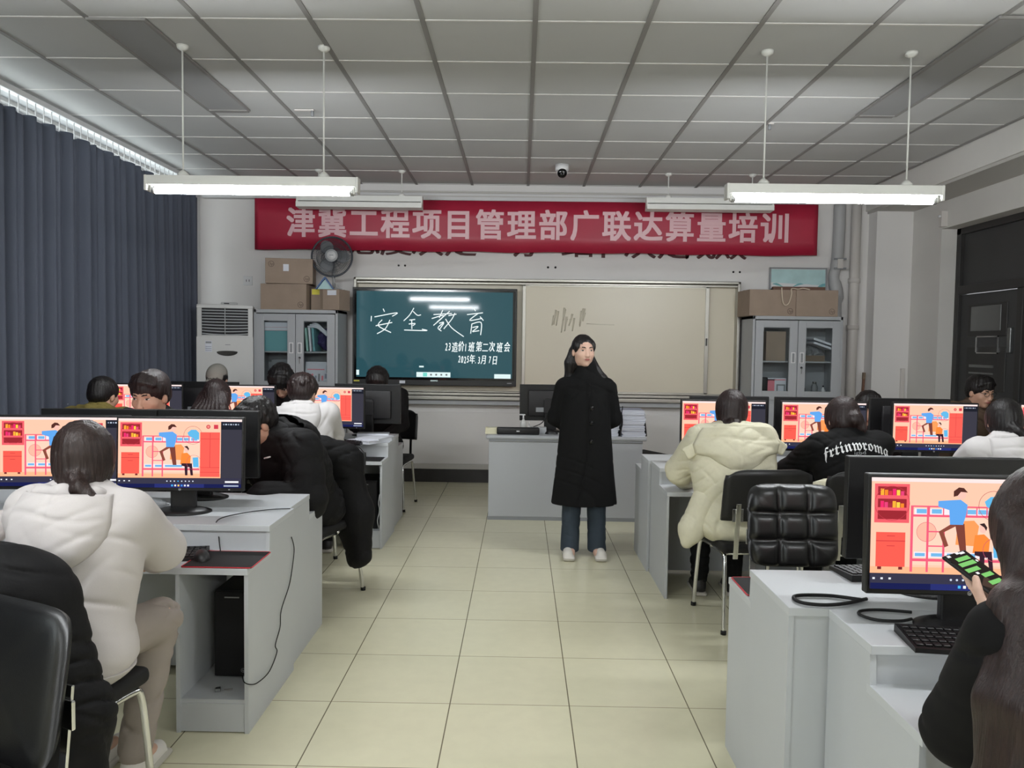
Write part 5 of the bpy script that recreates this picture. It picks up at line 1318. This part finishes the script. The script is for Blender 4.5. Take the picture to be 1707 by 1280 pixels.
# ------------------------------------------------------------------ the teacher
def teacher():
    root = thing('person', 'person standing at the front in a long black coat and white shoes', 'person', (.47, 5.55, 0), PI)
    # local +Y faces the camera (root turned by pi), so local +x is picture left
    H = V3(.025, .02, 1.478); lk = unit(V3(-.26, 1, -.06)); R = basis(lk, V3(0, 0, 1)); sc = .95
    B = Body(); p = head_prims(B, H, R, True, sc)
    B.cone(V3(0, -.015, 1.30), p(0, -.022, -.05), .053, .047, .03)
    B.cone(V3(-.13, -.02, 1.21), V3(.13, -.02, 1.21), .045, None, .04); B.ell(V3(0, 0, 1.08), V3(.14, .10, .2), None, .05); B.ell(V3(0, 0, .85), V3(.15, .11, .13), None, .05)
    hands_ = {}
    for s in (-1, 1):
        S_, E_, W_ = V3(s*.155, -.02, 1.205), V3(s*.205, -.09, .99), V3(s*.055, -.175, .86)
        B.cone(S_, E_, .048, .038, .03); B.cone(E_, W_, .038, .026, .03); hand(B, W_, V3(-s*.8, -.1, -.55), V3(0, 1, 0), -s if False else s, .5, .92)
        x = s*.085; B.cone(V3(x, 0, .82), V3(x, .01, .45), .075, .05, .03); B.cone(V3(x, .01, .45), V3(x, -.01, .08), .048, .034, .03); B.cone(V3(x, -.01, .06), V3(x*1.15, .12, .035), .034, .028, .02)
    bo = B.mesh('body', ['skin_light'], .0042, root); face_parts(root, bo, p, R, H, sc, female=True)
    # trousers: wide dark legs
    B = Body()
    for s in (-1, 1):
        x = s*.085; B.cone(V3(x*.8, 0, .80), V3(x, .0, .45), .10, .08, .03); B.loft([(.035, x*1.16, .005, .068, .092), (.2, x*1.1, .0, .066, .085), (.50, x, 0, .072, .085)], .03)
    B.mesh('trousers', ['trousers_dark'], .008, root, folds(.003, .6, 2))
    for s in (-1, 1):
        B = Body(); c = V3(s*.106, .06, 0); B.cone(c+V3(0, -.06, .045), c+V3(s*.012, .085, .036), .037, .036, .02); B.box(c+V3(s*.006, .015, .016), V3(.042, .125, .016), .015, None, .012); B.cone(c+V3(0, -.04, .06), c+V3(0, -.03, .085), .036, .034, .02)
        B.mesh('shoe', ['shoe_white', 'sole'], .006, root, matfn=lambda P: (P[:, 2] < .022).astype(int), clip=lambda x, y, z: .003-z)
    # long coat
    B = Body()
    B.loft([(.375, .0, .0, .238, .155), (.6, .0, -.0, .212, .150), (.85, 0, 0, .190, .145), (1.0, 0, 0, .176, .138), (1.15, 0, -.005, .170, .125), (1.22, 0, -.012, .150, .105)], .04)
    B.cone(V3(-.13, -.02, 1.225), V3(.13, -.02, 1.225), .062, None, .05); B.cone(V3(0, -.015, 1.26), V3(0, -.005, 1.352), .105, .074, .07)
    for s in (-1, 1):
        B.cone(V3(s*.16, -.02, 1.21), V3(s*.210, -.085, .98), .064, .058, .03); B.cone(V3(s*.212, -.085, .99), V3(s*.075, -.17, .86), .058, .045, .03)
    B.mesh('coat', ['coat_black'], .007, root, folds(.003, .6, 4))
    b = MB()
    for z in (1.075, .97, .84): b.lathe([(0, 0), (.017, 0), (.017, .005), (0, .007)], 'black_gloss', 16, Matrix.Translation((-.03, .137+.006*(z < .9), z)) @ Matrix.Rotation(-PI/2, 4, 'X'))
    b.build('coat_buttons', root)
    b = MB(); b.tube(spline([(.065, .152, .40), (.0, .158, .7), (-.01, .15, .95), (-.02, .13, 1.18), (-.01, .10, 1.29)], 6), .003, 'coat_black', 6); b.build('coat_seam', root)
    # long hair pulled behind the ears
    B = Body(); E = lambda c, r, k=.02, sub=False: B.ell(p(*c), np.array(r)*sc, R, k, sub)
    E((0, -.022, .034), (.080, .098, .085)); E((0, -.05, -.03), (.076, .06, .08), .03)
    for s in (-1, 1): E((s*.066, .012, .028), (.018, .045, .045), .02)
    B.ell(p(0, .118, -.020), np.array([.069, .085, .100])*sc, R, .008, True)
    for s in (-1, 1): E((s*.088, .010, -.024), (.018, .020, .032), .006, True)
    for u in np.linspace(-1, 1, 9): B.chain([p(u*.062, -.058, -.01), p(u*.088, -.055, -.10), V3(.0+u*.118, -.03-.05*(1-u*u), 1.27), V3(u*.115, -.10, 1.08)], [.030, .034, .036, .010], .02)
    B.mesh('hair', ['hair_black'], .0055, root, streaks(.0016, H[0], H[1]-.02, 34, 3))
teacher()

# ------------------------------------------------------------------ left block
# girl in the cream hoodie, nearest left
P_, J = person('person with a ponytail in a cream hoodie, seen from behind at the nearest left desk', (-1.36, 2.30), -.02, (-1.365, 2.40, 1.130), look=(-.40, 1, -.12), top_m='hoodie_cream', pants='trousers_beige', shoe='shoe_white', hair='ponytail', hair_m='hair_brown',
       wr=(-1.315, 2.77, .715), wl=(-1.52, 2.80, .715), poleR=(1, -.25, -.30), poleL=(-.55, -.1, -1), shw=.148, puff=.016, res=.006, seat=.475, feet=[V3(-.10, .30, .085), V3(.06, .26, .085)], kneeY=.36, seed=1)
# neighbour at the left edge: only hands and sleeve in frame
person('person in a cream top at the left picture edge, only hands and sleeve in view', (-2.22, 2.36), -.1, (-2.15, 2.52, 1.13), look=(-.1, 1, -.3), top_m='hoodie_cream', hood=False, hair='long', hair_m='hair_brown', wr=(-1.865, 2.76, .85), wl=(-2.06, 2.80, .80), poleR=(.6, -.3, -1), hands=(.9, .8), handf=[(V3(.75, .45, .1), V3(.2, 0, -1)), (V3(.30, .80, .2), V3(-.4, .1, -.9))], res=.007, seed=5, feats=False)
# dark haired boy facing the camera, head bowed
person('person with dark fringe looking down behind the nearest left monitors', (-1.93, 4.42), PI, (-1.925, 4.00, 1.222), look=(.12, 1, -.26), female=False, skin_m='skin_dark', top='sweater', top_m='puffer_black', hood=False, hair='fringe', hair_m='hair_dark_brown', wr=(-2.05, 3.86, .72), wl=(-1.75, 3.86, .72), res=.007, seed=3, sc=1.0)
# person slumped in a black hooded puffer
r_, J2 = person('person hunched forward in a black hooded puffer coat at the aisle end', (-1.24, 4.46), PI-.55, (-1.40, 4.07, 1.075), look=(.25, 1, -.75), female=False, top='puffer', top_m='puffer_black', hood=True, hair='messy', hair_m='hair_black', wr=(-1.60, 3.85, .75), wl=(-1.30, 3.85, .72), puff=.055, res=.008, seed=9, skin_m='skin_dark')
B = Body(); B.cone(V3(-1.17, 4.56, .86), V3(-1.05, 4.60, .80), .10, .09, .08); B.cone(V3(-1.05, 4.60, .80), V3(-.96, 4.58, .50), .10, .085, .08); B.cone(V3(-.96, 4.58, .50), V3(-.93, 4.56, .24), .085, .06, .06); B.cone(V3(-1.25, 4.62, .78), V3(-1.02, 4.62, .45), .11, .09, .1); B.cone(V3(-1.02, 4.62, .45), V3(-.98, 4.60, .20), .07, .05, .06)
o = B.mesh('coat', ['puffer_black'], .009, None, folds(.006, 1.2, 8)); tag(o, 'black coat hanging off the chair into the aisle beside the hunched person', 'coat')
b = MB(); b.tube([(-1.318, 3.965, .905), (-1.283, 3.955, .915)], .004, 'white', 8); b.build('zip_pull', None); 
zp = bpy.data.objects['zip_pull']; zp.parent = r_; zp.matrix_parent_inverse = (Matrix.Translation(r_.location) @ Matrix.Rotation(PI-.55, 4, 'Z')).inverted()
# second left row, seated with backs to the camera
person('person in an olive jacket at the second left desk by the curtain', (-2.86, 5.16), -.1, (-2.845, 5.26, 1.13), look=(.15, 1, -.25), female=False, top_m='jacket_olive', hair='short', wr=(-2.75, 5.68, .70), wl=(-3.0, 5.68, .70), puff=.02, seed=11, feats=False, skin_m='skin_dark')
person('person with long brown hair at the second left desk in front of the grey cap', (-2.05, 5.18), 0, (-2.07, 5.26, 1.125), look=(.05, 1, -.2), top_m='puffer_black', hood=False, hair='long', hair_m='hair_dark_brown', wr=(-1.95, 5.68, .70), wl=(-2.2, 5.68, .70), seed=12, feats=False)
person('person in a white hoodie with dark hair at the second left desk, seen from behind', (-1.43, 5.10), .12, (-1.475, 5.24, 1.165), look=(.25, 1, -.35), female=False, top_m='hoodie_white', hair='messy', hair_m='hair_dark_brown', wr=(-1.33, 5.64, .70), wl=(-1.60, 5.64, .70), seed=13, feats=False, puff=.01, poleR=(.8, -.2, -1))
# far left row facing the camera
r_, Jc = person('person in a grey baseball cap facing forward near the air conditioner', (-2.70, 7.10), PI, (-2.70, 6.86, 1.165), look=(.0, 1, -.55), female=False, top='sweater', top_m='sweat_black', hood=False, hair='short', wr=(-2.8, 6.6, .72), wl=(-2.55, 6.6, .72), seed=14, res=.009)
B = Body(); pp, RR = Jc['p'], Jc['R']; B.ell(pp(0, -.02, .045), V3(.090, .108, .092), RR, .01); B.cone(pp(-.045, .10, .045), pp(.045, .10, .045), .012, None, .01); B.cone(pp(-.035, .15, .035), pp(.035, .15, .035), .010, None, .03); B.box(pp(0, .10, .04), V3(.055, .05, .007), .005, RR, .02)
B.ell(pp(0, -.02, -.035), V3(.12, .14, .055), RR, .01, True)
cap = B.mesh('cap', ['cap_grey'], .006, r_)
b = MB(); b.tube(spline([pp(x, .092-4*x*x, .066+.008*math.sin(i*2.2)) for i, x in enumerate(np.linspace(.05, -.05, 11))], 4), .0025, 'door_frame', 5); b.build('cap_stitching', cap)
person('person with thick black hair bowed behind the white hoodie boy', (-2.02, 7.02), PI, (-2.07, 6.68, 1.165), look=(-.1, 1, -1.4), top='sweater', top_m='puffer_black', hood=False, hair='messy', hair_m='hair_black', wr=(-2.1, 6.6, .72), wl=(-1.95, 6.6, .72), seed=15, sc=1.12, res=.009, skin_m='skin_dark')
person('person with messy dark hair mostly hidden behind the aisle end monitor rear', (-1.25, 7.08), PI, (-1.255, 6.78, 1.165), look=(0, 1, -.8), top='sweater', female=False, top_m='sweat_black', hood=False, hair='messy', hair_m='hair_black', wr=(-1.35, 6.6, .72), wl=(-1.15, 6.6, .72), seed=16, res=.009, skin_m='skin_dark')

# ------------------------------------------------------------------ right block
r_, Jp = person('person in a cream hooded puffer coat, seen from behind on the right', (1.20, 4.28), -.03, (1.200, 4.40, 1.150), look=(.24, 1, -.15), top='puffer', top_m='puffer_cream', hood=True, quilt=.004, crease=.006, hoodprof=([0, .12, .40, .62, .70, .85, 1], [1.0, 1.12, 1.30, 1.22, .85, .62, .26]), hair='nape', hair_m='hair_dark_brown', wr=(1.33, 4.74, .70), wl=(1.02, 4.74, .70), poleR=(.9, -.2, -.7), poleL=(-.9, -.2, -.7), puff=.034, seed=21, res=.007, feats=False)
# wide hood tips and hanging coat hem
n_, bk_, sp_, sd_ = Jp['neck'], Jp['bk'], Jp['sp'], Jp['side']

for q in (-1, 1):
    c_ = n_+sd_*q*.235-bk_*.075-sp_*(.105 if q < 0 else .09); x_ = unit(sd_*q*.80-sp_*.50+bk_*.30); y_ = unit(bk_-x_*(x_ @ bk_)); B = Body(); B.box(c_, V3(.048, .017, .036), .014, np.stack([x_, y_, np.cross(x_, y_)], 1), .02); B.mesh('hood_tip', ['puffer_cream'], .006, r_, folds(.004, 1.5, 4))
B = Body(); B.cone(V3(-.16, -.02, .66), V3(-.24, -.02, .50), .085, .07, .06); B.cone(V3(-.24, -.03, .50), V3(-.27, -.05, .43), .06, .03, .05); B.cone(V3(.1, -.05, .60), V3(.2, -.05, .5), .08, .06, .06); B.mesh('coat_hem', ['puffer_cream'], .008, r_, folds(.006, 1.5, 6))
r_, Js = person('person in a black sweatshirt with white blackletter lettering across the back', (1.865, 4.26), -.06, (1.83, 4.42, 1.115), look=(-.25, 1, -.35), top='sweater', top_m='sweat_black', hood=False, hair='clip', hair_m='hair_dark_brown', wr=(1.75, 4.80, .72), wl=(1.55, 4.78, .70), puff=.022, seed=22, res=.007, feats=False)
def back_text(s, size, m, dz, arch, wide, root, J, nm):
    b = MB(); vs, fs = text(s, size, 0, res=2); xs = [v.x for v in vs]; xm = max(abs(min(xs)), abs(max(xs)))
    dg = bpy.context.evaluated_depsgraph_get(); dg.update(); jk = [o for o in root.children if o.name.split('.')[0] in ('sweater', 'jacket', 'hoodie')][0]
    out = []
    for v in vs:
        u = v.x/xm; c = J['neck']+J['side']*v.x*wide/xm+J['sp']*(dz+v.y-arch*u*u)
        src = c-J['bk']*.6; ok, hit, nr, i = jk.ray_cast(Vector(src), Vector(J['bk']))
        out.append(Vector(hit)-Vector(J['bk'])*.007 if ok else Vector(c-J['bk']*.14))
    b.add(out, fs, m); b.build(nm, root)
back_text('𝖋𝖗𝖙𝖎𝖓𝖜𝖗𝖔𝖒𝖌', .085, 'white', -.058, .045, .172, r_, Js, 'lettering'); back_text('igbd', .028, 'label_grey', -.098, 0, .03, r_, Js, 'small_lettering')
lump('jacket', 'cream jacket bundled on the seat edge beside the tufted chair', 'jacket', (1.70, 4.20, .47), (.12, .10, .34), 'puffer_cream', 4)
person('person in a white hooded sweatshirt at the right picture edge, seen from behind', (2.74, 4.26), .0, (2.72, 4.38, 1.12), look=(.15, 1, -.25), top_m='hoodie_white', hair='ponytail', hair_m='hair_black', wr=(2.85, 4.75, .70), wl=(2.55, 4.75, .70), puff=.02, seed=23, res=.008, feats=False)
person('person with glasses and short black hair facing the camera by the door', (3.62, 6.42), PI+.05, (3.625, 6.14, 1.195), look=(-.20, 1, -.25), female=False, top='puffer', top_m='brown_jacket', hood=False, hair='fringe', hair_m='hair_black', glasses=True, wr=(3.5, 5.85, .72), wl=(3.75, 5.85, .72), seed=24, res=.007, skin_m='skin_dark', puff=.01)
person('person in black mostly hidden behind the monitors on the right', (2.62, 6.20), PI, (2.66, 5.93, 1.06), look=(.3, 1, -.3), top='sweater', top_m='sweat_black', hood=False, hair='messy', hair_m='hair_black', wr=(2.5, 5.6, .72), wl=(2.75, 5.6, .72), seed=25, res=.009, skin_m='skin')

# girl with the phone, nearest right
r_, Jg = person('person with very long brown hair holding a phone, nearest on the right', (1.12, 1.23), .15, (.985, 1.43, 1.175), look=(-.10, 1, -.40), top='sweater', top_m='sweat_black', hood=False, hair='none', hair_m='hair_brown', wr=(1.15, 1.62, .86), wl=(1.03, 1.59, .915), poleL=(-.60, -.2, -.62), hands=(.10, .75), handf=[(V3(-.05, .82, .56), V3(.30, -.48, .82)), None], puff=.012, seed=31, res=.006, skin_m='skin_light')
def long_hair(root, J):
    B = Body(); p, R, H, sc = J['p'], J['R'], J['H'], 1.0
    E = lambda c, r, k=.02, sub=False: B.ell(p(*c), np.array(r)*sc, R, k, sub)
    E((0, -.020, .036), (.086, .104, .090)); E((0, -.05, -.035), (.080, .066, .08), .04)
    for s in (-1, 1): E((s*.068, .01, .0), (.024, .055, .075), .02)
    B.ell(p(0, .130, -.045), np.array([.070, .080, .105]), R, .008, True)
    nk, bk, sp, sd = J['neck'], J['bk'], J['sp'], J['side']; r_ = random.Random(4)
    for u in np.linspace(-1, 1, 13):
        a = abs(u); B.chain([p(u*.080, -.055+.045*a, .01), p(u*.090, -.085+.07*a, -.10), nk-bk*(.105-.075*a)+sd*u*.160+sp*(.005), nk-bk*(.135-.05*a)+sd*u*.225-sp*.13, nk-bk*(.15-.02*a)+sd*u*.235-sp*(.29+.03*r_.random()), nk-bk*.155+sd*u*.18-sp*(.43+.05*r_.random())], [.034, .038, .040, .038, .030, .008], .022)
    SL = J['SL']; SR = J['SR']
    for k in range(6):
        f = k/5
        for S_, q in ((SL, -1), (SR, 1)):
            B.chain([p(q*.076, -.045+.05*f, -.02), nk+sd*q*(.095)+bk*(.035*f-.03)+sp*.035, S_-sd*q*.015+sp*.062-bk*(.075-.07*f), S_+sd*q*(.058)-bk*(.10-.07*f)-V3(0, 0, .08), S_+sd*q*(.072)-bk*(.12-.075*f)-V3(0, 0, .22), S_+sd*q*(.04)-bk*(.13-.06*f)-V3(0, 0, .31+.06*r_.random())], [.030, .026, .026, .028, .026, .006], .022)
    B.mesh('hair', ['hair_long_brown'], .0052, root, streaks(.0012, H[0], H[1]+.02, 46, 7))
    b = MB()
    for k in range(800):
        u = r_.uniform(-1, 1); a = abs(u); w = r_.uniform(-.012, .012); j = lambda s=.014: np.array([r_.uniform(-s, s) for _ in range(3)])
        pts = [p(u*.082, -.085+.05*a, .05), p(u*.095, -.115+.08*a, -.08), nk-bk*(.140-.075*a)+sd*u*.185+sp*.005, nk-bk*(.172-.055*a)+sd*(u*.250+w)-sp*.13, nk-bk*(.185-.03*a)+sd*(u*.262+w)-sp*.29, nk-bk*.175+sd*(u*.20+2*w)-sp*r_.uniform(.38, .52)]
        b.tube(spline([q+j(.010) for q in pts], 3), [.0013]*12+[.0011]*3+[.0004], 'hair_long_brown', 4, cap=False)
    b.build('loose_strands', [c for c in root.children if c.name.startswith('hair')][0])
long_hair(r_, Jg)
B = Body(); B.chain([Jg['L']((.905, 1.36, .86)), Jg['L']((.885, 1.345, .80)), Jg['L']((.87, 1.34, .72)), Jg['L']((.90, 1.33, .58))], [.012, .034, .040, .05], .03); B.cone(Jg['L']((.90, 1.36, .70)), Jg['L']((1.0, 1.36, .52)), .05, .06, .05)
B.mesh('scarf_end', ['hoodie_white'], .006, r_, folds(.008, 1.8, 5))
# the phone
t = thing('phone', 'black phone showing a chat with green bubbles, held before the nearest monitor', 'phone', (1.006, 1.664, 1.019), 0, rot=Matrix(basis((-.42, .80, .42), (.12, -.5, .85)).tolist()).to_euler())
b = MB(); b.box((-.037, -.078, -.004), (.037, .078, .004), 'black', .004); b.build('case', t)
b = MB(); b.add([(-.034, -.074, .0044), (.034, -.074, .0044), (.034, .074, .0044), (-.034, .074, .0044)], [(0, 1, 2, 3)], emis('phone_dark', (.17, .15, .14), 1.0))
gm, wm, bm_ = emis('phone_green', (.55, .85, .48), .85), emis('phone_white', (.95, .95, .95), 1.0), emis('phone_brown', (.30, .24, .21), 1.0)
b.add([(-.034, -.02, .0046), (0, -.06, .0046), (.0, .0, .0046)], [(0, 1, 2)], bm_)
for x0, x1, y in ((-.018, .022, .055), (-.026, .022, .040), (-.028, .012, .022), (-.004, .026, .0), (-.010, .026, -.022), (.0, .028, -.038)): b.add([(x0, y-.0055, .0048), (x1, y-.0055, .0048), (x1, y+.0055, .0048), (x0, y+.0055, .0048)], [(0, 1, 2, 3)], gm)
for x0, x1, y, m in ((-.03, -.02, .070, wm), (.01, .025, .070, wm), (.026, .031, .04, wm), (-.012, -.004, .01, wm), (-.034, .034, -.070, wm), (.0, .01, .0725, wm)): b.add([(x0, y-.003, .0047), (x1, y-.003, .0047), (x1, y+.003, .0047), (x0, y+.003, .0047)], [(0, 1, 2, 3)], m)
b.build('screen', t)
# black padded coat over the ponytail girl's chair
B = Body(); B.chain([V3(-1.72, 2.04, .86), V3(-1.50, 1.98, .90), V3(-1.28, 2.02, .86)], [.07, .085, .07], .06); B.cone(V3(-1.56, 1.98, .84), V3(-1.54, 1.97, .36), .13, .15, .08); B.cone(V3(-1.36, 2.0, .82), V3(-1.28, 1.98, .36), .12, .12, .08); B.cone(V3(-1.25, 2.03, .80), V3(-1.16, 2.02, .50), .075, .07, .06); B.cone(V3(-1.16, 2.02, .50), V3(-1.15, 2.0, .30), .07, .06, .06); B.cone(V3(-1.72, 2.02, .82), V3(-1.76, 1.99, .36), .10, .10, .08)
o = B.mesh('coat', ['puffer_black'], .007, None, folds(.008, 1.1, 18)); tag(o, 'black padded coat draped over the back of the ponytail chair', 'coat')
